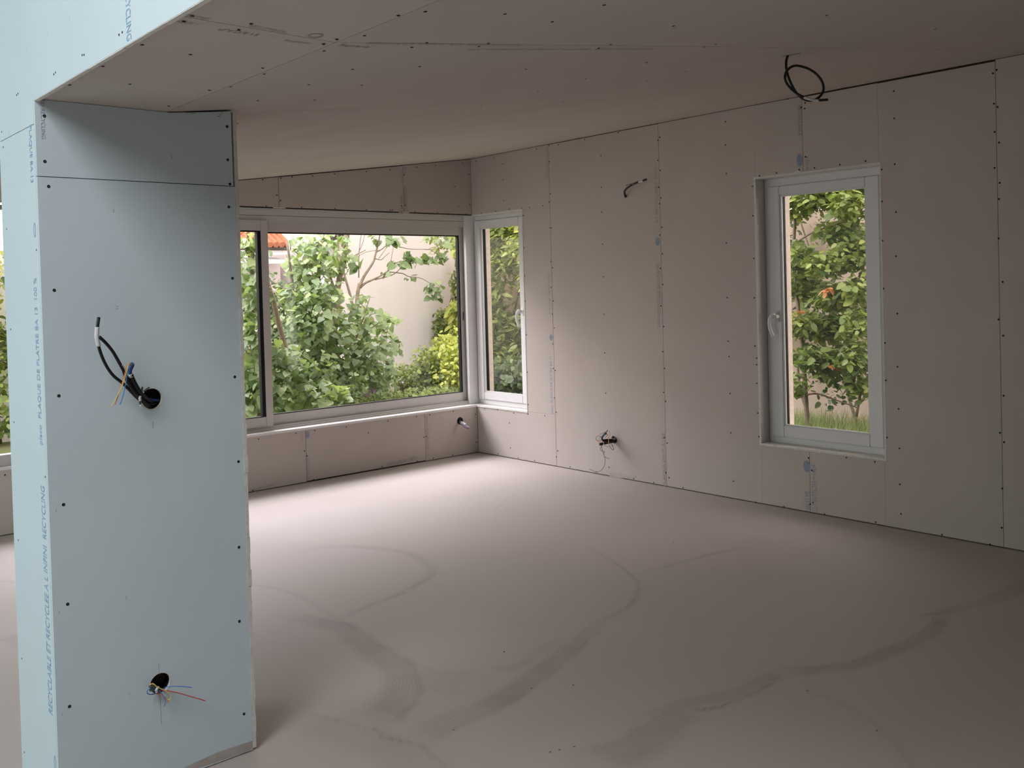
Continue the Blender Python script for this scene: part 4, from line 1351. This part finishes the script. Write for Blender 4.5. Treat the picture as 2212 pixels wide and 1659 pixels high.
def foliage(name, blobs, size, kind, material, parent, droop=.6, jit=.35):
    """blobs: (centre xyz, radii xyz, count, tone) - leaves thrown through ellipsoids, denser near the skin"""
    P0, F0 = LS[kind]
    nv = len(P0)
    C = []; T_ = []; SZ = []
    for c, r, n, tone in blobs:
        d = rng.normal(size=(n, 3)); d /= np.linalg.norm(d, axis=1)[:, None]
        rad = rng.random(n)**.45
        C.append(np.array(c)+d*rad[:, None]*np.array(r))
        T_.append(np.clip(tone+rng.normal(size=n)*.2, 0, 1))
        SZ.append(size*(1+jit*rng.normal(size=n)).clip(.45, 1.6))
    C = np.concatenate(C); T_ = np.concatenate(T_); SZ = np.concatenate(SZ)
    n = len(C)
    # leaf frame: tip direction (droops), normal facing up/out
    ang = rng.random(n)*2*math.pi
    tip = np.stack([np.cos(ang), np.sin(ang), -droop+rng.normal(size=n)*.45], 1)
    tip /= np.linalg.norm(tip, axis=1)[:, None]
    nr = np.stack([rng.normal(size=n)*.45-.15, rng.normal(size=n)*.45-.35, np.ones(n)], 1)
    nr -= (nr*tip).sum(1)[:, None]*tip
    nr /= np.linalg.norm(nr, axis=1)[:, None]
    sd = np.cross(tip, nr)
    V = C[:, None, :]+SZ[:, None, None]*(P0[None, :, 0, None]*sd[:, None, :]+P0[None, :, 1, None]*tip[:, None, :]+P0[None, :, 2, None]*nr[:, None, :])
    V = V.reshape(-1, 3)
    fl_ = []; st = []; tot = 0
    base = np.arange(n)*nv
    loops = []; starts = []
    for f in F0:
        loops.append((base[:, None]+np.array(f)[None, :]).astype(np.int32))
    flat = np.concatenate([l.ravel() for l in loops])
    s0 = 0
    for l in loops:
        k = l.shape[1]
        starts.append(s0+np.arange(n)*k)
        s0 += n*k
    starts = np.concatenate(starts).astype(np.int32)
    me = bpy.data.meshes.new(name)
    me.vertices.add(len(V)); me.vertices.foreach_set('co', V.ravel())
    me.loops.add(len(flat)); me.loops.foreach_set('vertex_index', flat)
    me.polygons.add(len(starts)); me.polygons.foreach_set('loop_start', starts)
    me.update(calc_edges=True)
    at = me.attributes.new('tone', 'FLOAT', 'POINT')
    at.data.foreach_set('value', np.repeat(T_, nv).astype(np.float32))
    me.materials.append(material)
    o = bpy.data.objects.new(name, me)
    COL.objects.link(o)
    if parent is not None:
        o.parent = parent
        o.matrix_parent_inverse = Matrix.Translation(-Vector(parent.location))
    return o


def wy(px, py, y): return hy(px, py, y)
def wx(px, py, x): return hx(px, py, x)


def blob_y(px, py, rx, ry, y, dy, n, tone):
    c = wy(px, py, y)
    s = float((c-CAM)@FWD)/FPX
    return (c, (rx*s, dy, ry*s), n, tone)


def blob_x(px, py, rx, ry, x, dx, n, tone):
    c = wx(px, py, x)
    s = float((c-CAM)@FWD)/FPX
    return (c, (dx, rx*s*1.25, ry*s), n, tone)


def branches(name, lines, parent, m=M_BARK):
    b = MB()
    for pts, r0, r1 in lines:
        b.tube(pts, list(np.linspace(r0, r1, len(pts))), 8, sub=4)
    return b.build(name, m, parent, True)


def LY(y, pts): return [tuple(wy(p[0], p[1], y+(p[2] if len(p) > 2 else 0))) for p in pts]


# --- big lilac bush close to the window
c = wy(690, 900, 9.7); c[2] = ZG
t = empty('lilac_bush', tuple(c))
props(t, 'tall lilac bush with large heart shaped leaves filling middle of the big window', 'shrub')
branches('stems', [
    (LY(9.9, [(660, 960), (655, 880), (650, 800), (640, 700), (630, 600), (620, 520)]), .03, .012),
    (LY(9.8, [(690, 960), (680, 880), (672, 790), (680, 700), (690, 600), (700, 500)]), .028, .01),
    (LY(10.0, [(705, 960), (700, 860), (706, 780), (724, 700), (730, 620), (742, 560), (752, 490)]), .045, .03),
    (LY(9.7, [(640, 950), (640, 820), (650, 760), (660, 680)]), .02, .01),
    (LY(9.9, [(720, 960), (735, 860), (760, 780), (790, 720), (830, 690)]), .02, .006),
    (LY(9.8, [(700, 900), (740, 800), (770, 730), (800, 640)]), .015, .005),
    (LY(9.9, [(742, 570), (760, 555), (790, 540)]), .012, .005),
    (LY(10.0, [(728, 640), (712, 590), (706, 520)]), .02, .008)], t)
foliage('leaves', [
    blob_y(668, 570, 45, 55, 9.8, .45, 300, .65), blob_y(675, 640, 62, 55, 9.7, .5, 420, .62), blob_y(650, 700, 55, 50, 9.6, .5, 260, .5),
    blob_y(700, 720, 75, 60, 9.7, .5, 330, .5), blob_y(770, 690, 50, 55, 9.9, .4, 170, .6), blob_y(650, 800, 75, 60, 9.4, .5, 360, .5),
    blob_y(720, 820, 70, 60, 9.6, .5, 300, .45), blob_y(780, 770, 45, 60, 9.8, .4, 160, .55), blob_y(660, 860, 80, 45, 9.2, .4, 260, .6),
    blob_y(730, 560, 45, 45, 9.9, .35, 90, .55), blob_y(690, 520, 60, 30, 9.8, .4, 120, .6), blob_y(820, 690, 40, 25, 10, .3, 34, .6),
    blob_y(830, 740, 30, 30, 10, .3, 40, .6), blob_y(800, 800, 45, 40, 9.9, .4, 160, .5), blob_y(700, 770, 80, 70, 9.9, .5, 420, .35), blob_y(610, 640, 22, 30, 9.9, .4, 30, .5)], .070, 'heart', ML_LILAC, t)

# --- lilac to the left (behind left sash)
c = wy(555, 920, 9.1); c[2] = ZG
t = empty('lilac_bush', tuple(c))
props(t, 'leafy bush with forked pale stems behind the narrow left pane of the big window', 'shrub')
branches('stems', [
    (LY(9.3, [(620, 960), (640, 860), (618, 760), (600, 690), (588, 640), (560, 560), (548, 500)]), .035, .02),
    (LY(9.2, [(560, 960), (552, 800), (545, 700), (547, 600), (549, 560), (537, 520), (535, 490)]), .03, .014),
    (LY(9.2, [(549, 600), (540, 560), (530, 540)]), .014, .01),
    (LY(9.2, [(590, 960), (575, 860), (570, 760), (585, 700)]), .015, .01)], t)
foliage('leaves', [
    blob_y(540, 540, 30, 50, 9.2, .3, 90, .7), blob_y(545, 620, 28, 60, 9.1, .3, 110, .55), blob_y(548, 720, 28, 60, 9.0, .3, 130, .5), blob_y(548, 830, 30, 70, 9.0, .3, 150, .5),
    blob_y(600, 860, 40, 50, 8.9, .3, 110, .5), blob_y(595, 780, 30, 60, 9.1, .3, 90, .45), blob_y(700, 850, 60, 40, 8.8, .25, 90, .72), blob_y(620, 780, 40, 40, 9.0, .3, 70, .62)], .080, 'heart', ML_LILAC, t)

# --- dark shrub mass behind
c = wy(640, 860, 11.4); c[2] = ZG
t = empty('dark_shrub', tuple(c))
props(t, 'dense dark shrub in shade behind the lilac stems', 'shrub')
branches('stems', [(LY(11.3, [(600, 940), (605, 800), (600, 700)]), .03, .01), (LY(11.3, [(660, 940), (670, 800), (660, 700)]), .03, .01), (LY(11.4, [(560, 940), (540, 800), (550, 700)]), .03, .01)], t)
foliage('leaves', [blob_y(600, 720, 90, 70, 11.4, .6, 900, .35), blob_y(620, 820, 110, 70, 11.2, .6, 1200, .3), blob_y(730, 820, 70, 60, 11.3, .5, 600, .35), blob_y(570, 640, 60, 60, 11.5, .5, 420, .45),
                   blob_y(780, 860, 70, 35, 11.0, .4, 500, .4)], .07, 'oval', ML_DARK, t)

# --- bare-branched small tree in front of the pink house wall
c = wy(765, 900, 11.2); c[2] = ZG
t = empty('small_tree', tuple(c))
props(t, 'slender tree with pale bare branches and sparse leaves against the pink house wall', 'tree')
G = 760
Z2 = lambda y, pts: [tuple(wy(760+p[0]/7.9, 490+p[1]/7.9, y)) for p in pts]
branches('branches', [
    (LY(11.2, [(765, 930), (767, 800), (770, 700), (772, 640), (777, 612)]), .035, .024),
    (Z2(11.2, [(140, 1000), (200, 860), (290, 720), (370, 590), (400, 480), (440, 330), (470, 180), (480, 100)]), .022, .008),
    (Z2(11.2, [(140, 1040), (230, 960), (360, 900), (480, 840), (620, 750), (740, 630), (820, 590)]), .018, .005),
    (Z2(11.2, [(400, 900), (560, 860), (700, 815), (800, 740), (860, 650)]), .009, .004),
    (Z2(11.2, [(640, 770), (780, 785), (880, 800), (960, 845), (1080, 860), (1200, 885), (1330, 960), (1400, 1010)]), .008, .003),
    (Z2(11.2, [(400, 545), (500, 560), (560, 510), (640, 440)]), .007, .003),
    (Z2(11.2, [(420, 430), (500, 390), (600, 310), (680, 250), (740, 200)]), .008, .003),
    (Z2(11.2, [(460, 540), (540, 430), (620, 320)]), .005, .002),
    (Z2(11.2, [(1240, 385), (1340, 388), (1400, 375), (1470, 310), (1510, 250)]), .006, .003),
    (Z2(11.2, [(800, 340), (1000, 380), (1240, 385)]), .006, .004),
    (Z2(11.2, [(1340, 390), (1440, 450), (1560, 520), (1640, 590)]), .005, .002),
    (Z2(11.2, [(660, 700), (670, 560), (700, 400), (710, 300)]), .005, .002),
    (Z2(11.2, [(250, 1400), (300, 1500), (370, 1560), (380, 1640)]), .004, .003),
    (LY(11.2, [(771, 700), (757, 640), (735, 560), (728, 500)]), .022, .010),
    (LY(11.2, [(775, 600), (776, 540), (783, 490)]), .008, .004), (LY(11.2, [(768, 560), (785, 520), (788, 490)]), .006, .003),
    (LY(11.2, [(742, 600), (768, 560), (790, 545), (820, 540)]), .006, .003)], t)
ZB = lambda x, y, rx, ry, n, tone: blob_y(760+x/7.9, 490+y/7.9, rx/7.9, ry/7.9, 11.2, .12, n, tone)
foliage('leaves', [ZB(750, 230, 230, 70, 26, .5), ZB(400, 200, 90, 80, 8, .5), ZB(1000, 520, 200, 130, 34, .45), ZB(1300, 560, 140, 100, 18, .5), ZB(1550, 500, 130, 150, 16, .5),
                   ZB(900, 640, 120, 60, 10, .35), ZB(1280, 220, 120, 60, 9, .6), ZB(700, 640, 80, 80, 7, .4), ZB(600, 780, 80, 40, 6, .4), ZB(1050, 860, 60, 40, 4, .5),
                   ZB(1400, 1040, 180, 110, 24, .55), ZB(1550, 240, 120, 90, 8, .5), ZB(60, 640, 120, 120, 16, .4), ZB(1430, 1180, 120, 70, 10, .5), ZB(920, 900, 30, 30, 2, .4),
                   ZB(200, 1250, 60, 100, 6, .7), ZB(650, 1580, 200, 60, 10, .6)], .085, 'heart', ML_LILAC, t)

# --- thin saplings at the foot of the pink wall
c = wy(835, 900, 10.6); c[2] = ZG
t = empty('sapling', tuple(c))
props(t, 'thin leafy shoots rising in front of the pink wall, right of the lilac', 'shrub')
branches('stems', [(LY(10.6, [(780, 920), (782, 800), (779, 700), (784, 640)]), .010, .003), (LY(10.6, [(815, 920), (815, 780), (830, 700)]), .009, .003), (LY(10.6, [(832, 920), (834, 780), (836, 700)]), .008, .003)], t)
foliage('leaves', [blob_y(782, 720, 26, 60, 10.6, .2, 34, .6), blob_y(822, 715, 32, 26, 10.6, .2, 26, .55), blob_y(845, 760, 32, 30, 10.6, .2, 16, .5), blob_y(800, 780, 50, 50, 10.6, .3, 110, .5),
                   blob_y(800, 830, 50, 35, 10.5, .3, 120, .45), blob_y(850, 735, 14, 10, 10.6, .1, 5, .5)], .075, 'heart', ML_LILAC, t)

# --- bushes on the right, stepping down
for (nm, lab, x, y, rx, ry, yy, n, tone, m_, sz, kd) in [
    ('flowering_shrub', 'mid green bush under the pink wall at lower centre of the big window', 885, 830, 62, 48, 11.6, 1500, .55, ML_VINE, .055, 'oval'),
    ('flowering_shrub', 'rounded light green bush at lower right of the big window', 955, 790, 55, 62, 11.4, 1900, .6, ML_VINE, .055, 'oval'),
    ('lime_shrub', 'bright yellow green shrub nearest the right jamb of the big window', 985, 770, 32, 85, 10.6, 1000, .62, ML_LIME, .055, 'oval'),
    ('low_shrub', 'low feathery bush with purple blossom at bottom centre of the big window', 820, 868, 65, 32, 10.2, 900, .45, ML_VINE, .045, 'long'),
    ('low_shrub', 'low green bush along bottom edge of big window toward its right corner', 925, 862, 75, 30, 10.0, 1200, .55, ML_VINE, .05, 'oval')]:
    c = wy(x, y, yy); c[2] = ZG
    t = empty(nm, tuple(c))
    props(t, lab, 'shrub')
    s_ = float((wy(x, y, yy)-CAM)@FWD)/FPX
    branches('stems', [(LY(yy, [(x-10, 930), (x-15, y+20), (x-20, y-10)]), .02, .006), (LY(yy, [(x+8, 930), (x+10, y+20), (x+16, y-10)]), .02, .006)], t)
    bl = []
    for k in range(9):
        a = rng.random()*6.28; r_ = rng.random()**.5
        bl.append(blob_y(x+math.cos(a)*rx*.7*r_, y+math.sin(a)*ry*.7*r_, rx*.5, ry*.5, yy+rng.normal()*.12, .35, n//9, tone+rng.normal()*.08))
    foliage('leaves', bl, sz, kd, m_, t)
    if 'purple' in lab:
        foliage('blossom', [blob_y(803, 842, 9, 6, yy-.3, .1, 60, .6), blob_y(792, 852, 10, 6, yy-.3, .1, 40, .5)], .028, 'oval', ML_PURPLE, t)

# --- climbers on the walls
c = wy(975, 700, 12.9); c[2] = ZG
t = empty('climbing_vine', tuple(c))
props(t, 'climbing vine on the pink house corner behind right edge of the big window', 'vine')
branches('stems', [(LY(13.0, [(980, 900), (975, 780), (968, 680), (985, 600)]), .02, .006)], t)
foliage('leaves', [blob_y(962, 690, 30, 30, 12.95, .2, 330, .45), blob_y(990, 620, 20, 40, 12.8, .2, 300, .5), blob_y(975, 740, 32, 40, 12.8, .25, 420, .5), blob_y(950, 720, 18, 40, 13.0, .15, 200, .3),
                   blob_y(995, 560, 12, 30, 12.9, .15, 80, .4)], .06, 'oval', ML_VINE, t)
foliage('lime_shoots', [blob_y(985, 668, 18, 26, 12.3, .15, 110, .7), blob_y(990, 700, 14, 30, 12.3, .15, 80, .7)], .13, 'long', ML_LIME, t, droop=.9)

# hedge/vines seen through the narrow casement
t = empty('climbing_vine', (9.6, 11.3, ZG))
props(t, 'tall lime green vine wall seen through the narrow corner window', 'vine')
b = MB()
for k in range(5):
    yk = 9.9+k*.4
    b.tube([(9.9, yk, ZG), (9.8, yk+.15, .8), (9.85, yk-.1, 1.8), (9.8, yk+.1, 2.6)], [.02, .015, .012, .008], 8)
b.build('stems', M_BARK, t, True)
bl = []
for k in range(120):
    yk = rng.uniform(9.7, 11.9); zk = rng.uniform(-.1, 4.1)
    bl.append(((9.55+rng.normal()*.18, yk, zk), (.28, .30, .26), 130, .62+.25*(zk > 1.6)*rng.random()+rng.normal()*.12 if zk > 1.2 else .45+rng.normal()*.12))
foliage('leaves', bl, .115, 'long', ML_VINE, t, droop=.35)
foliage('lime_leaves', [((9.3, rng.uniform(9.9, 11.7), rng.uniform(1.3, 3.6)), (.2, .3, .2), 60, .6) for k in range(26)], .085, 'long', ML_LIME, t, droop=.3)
t = empty('low_shrub', (8.0, 9.4, ZG))
props(t, 'dark low bush at the bottom of the narrow corner window', 'shrub')
MB().tube([(8.0, 9.4, ZG), (8.0, 9.45, .1)], .02, 8).build('stems', M_BARK, t, True)
foliage('leaves', [((8.0+rng.normal()*.3, 9.4+rng.normal()*.4, .12+rng.random()*.3), (.35, .35, .25), 170, .45) for k in range(8)], .065, 'oval', ML_DARK, t)

# trees and vines outside the tall casement
t = empty('garden_tree', (9.0, 4.9, ZG))
props(t, 'leafy tree with thin slanting branches filling upper part of the tall right window', 'tree')
LX = lambda x, pts: [tuple(wx(p[0], p[1], x)) for p in pts]
branches('branches', [
    ([(9.1, 5.6, ZG), (9.1, 5.65, .8), (9.05, 5.7, 1.9), (9.0, 5.5, 3.0)], .028, .014),
    (LX(9.0, [(1710, 530), (1760, 500), (1825, 478), (1880, 450)]), .012, .006),
    (LX(9.0, [(1735, 440), (1790, 430), (1840, 410)]), .008, .004),
    (LX(9.1, [(1720, 860), (1760, 850), (1800, 862), (1850, 880)]), .012, .006),
    (LX(9.1, [(1700, 880), (1705, 800), (1700, 740)]), .02, .01),
    (LX(9.1, [(1850, 900), (1862, 820), (1855, 740)]), .015, .008)], t)
bl = []
for (x, y, rx, ry, n, tone) in [(1720, 440, 34, 34, 260, .6), (1780, 430, 40, 28, 280, .62), (1840, 440, 36, 40, 330, .6), (1820, 500, 44, 30, 300, .55), (1725, 560, 30, 44, 240, .5), (1850, 540, 36, 44, 330, .6),
                                (1790, 570, 44, 30, 300, .6), (1740, 620, 36, 36, 260, .5), (1810, 640, 46, 36, 360, .62), (1860, 620, 28, 40, 220, .65), (1735, 700, 36, 34, 260, .5), (1800, 710, 40, 34, 300, .55),
                                (1855, 700, 30, 44, 280, .62), (1760, 770, 40, 30, 200, .45), (1850, 770, 32, 34, 220, .5), (1790, 800, 34, 30, 150, .5), (1860, 830, 24, 44, 150, .42), (1720, 830, 22, 30, 80, .5)]:
    bl.append(blob_x(x, y, rx, ry, 9.0+rng.normal()*.15, .3, int(n*1.35), tone))
bl += [blob_x(x, 392, 40, 30, 9.0, .3, 260, .65) for x in (1710, 1770, 1830, 1880)]
foliage('leaves', bl, .070, 'oval', ML_VINE, t, droop=.35)
foliage('orange_leaves', [blob_x(1787, 628, 6, 8, 8.7, .06, 14, .6), blob_x(1730, 672, 5, 5, 8.8, .06, 5, .5), blob_x(1716, 690, 5, 8, 8.8, .06, 6, .5), blob_x(1800, 790, 8, 8, 8.8, .06, 5, .3)], .06, 'oval', ML_RED, t)
t = empty('climbing_vine', (9.75, 5.0, ZG))
props(t, 'dark vine climbing the ochre wall behind the tree outside the tall right window', 'vine')
b = MB()
for k in range(4):
    yk = 4.2+k*.6
    b.tube([(9.85, yk, ZG), (9.8, yk+.15, .5), (9.85, yk-.1, 1.4), (9.8, yk+.1, 2.3)], [.02, .015, .012, .008], 8)
b.build('stems', M_BARK, t, True)
bl = []
for k in range(60):
    yk = rng.uniform(3.4, 7.6); zk = rng.uniform(1.0, 2.9)
    bl.append(((9.75, yk, zk), (.16, .3, .25), 75, .38+rng.normal()*.1))
for k in range(8):
    bl.append(((9.75, rng.uniform(3.8, 7.0), rng.uniform(.1, .9)), (.12, .2, .18), 40, .4))
foliage('leaves', bl, .06, 'oval', ML_DARK, t)

# left sliver of garden seen past the pillar
t = empty('climbing_vine', (2.75, 12.6, ZG))
props(t, 'hanging yellow green vine on garden wall seen at far left beside the pillar', 'vine')
MB().tube([(2.9, 13.1, ZG), (2.85, 13.0, .8), (2.95, 13.05, 1.9)], [.02, .015, .01], 8).build('stems', M_BARK, t, True)
bl = []
for k in range(26):
    zk = rng.uniform(.05, 2.35)
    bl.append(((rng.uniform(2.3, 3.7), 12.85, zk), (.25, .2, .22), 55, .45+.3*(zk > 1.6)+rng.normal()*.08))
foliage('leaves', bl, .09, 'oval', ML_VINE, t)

# grass: countless blades, one object
def grass(name, label, x0, x1, y0, y1, n, h):
    X = rng.uniform(x0, x1, n); Y = rng.uniform(y0, y1, n)
    a = rng.random(n)*6.28; H_ = h*(.5+rng.random(n)); lean = rng.normal(size=(n, 2))*.35
    w = .006
    V = np.zeros((n, 3, 3))
    V[:, 0] = np.stack([X-w*np.cos(a), Y-w*np.sin(a), np.full(n, ZG)], 1)
    V[:, 1] = np.stack([X+w*np.cos(a), Y+w*np.sin(a), np.full(n, ZG)], 1)
    V[:, 2] = np.stack([X+lean[:, 0]*H_, Y+lean[:, 1]*H_, ZG+H_], 1)
    F = np.arange(n*3).reshape(n, 3)
    me = bpy.data.meshes.new(name)
    me.vertices.add(n*3); me.vertices.foreach_set('co', V.ravel())
    me.loops.add(n*3); me.loops.foreach_set('vertex_index', F.ravel().astype(np.int32))
    me.polygons.add(n); me.polygons.foreach_set('loop_start', (np.arange(n)*3).astype(np.int32))
    me.update(calc_edges=True)
    at = me.attributes.new('tone', 'FLOAT', 'POINT')
    at.data.foreach_set('value', np.repeat(rng.random(n), 3).astype(np.float32))
    me.materials.append(ML_GRASS)
    o = bpy.data.objects.new(name, me)
    COL.objects.link(o)
    props(o, label, 'grass', kind='stuff')


grass('grass', 'unmown grass growing along the foot of the ochre wall', 7.2, 9.85, 3.0, 9.0, 30000, .25)
grass('grass', 'rough grass at the foot of the bushes below the big window', 4.5, 9.8, 9.2, 13.0, 12000, .22)
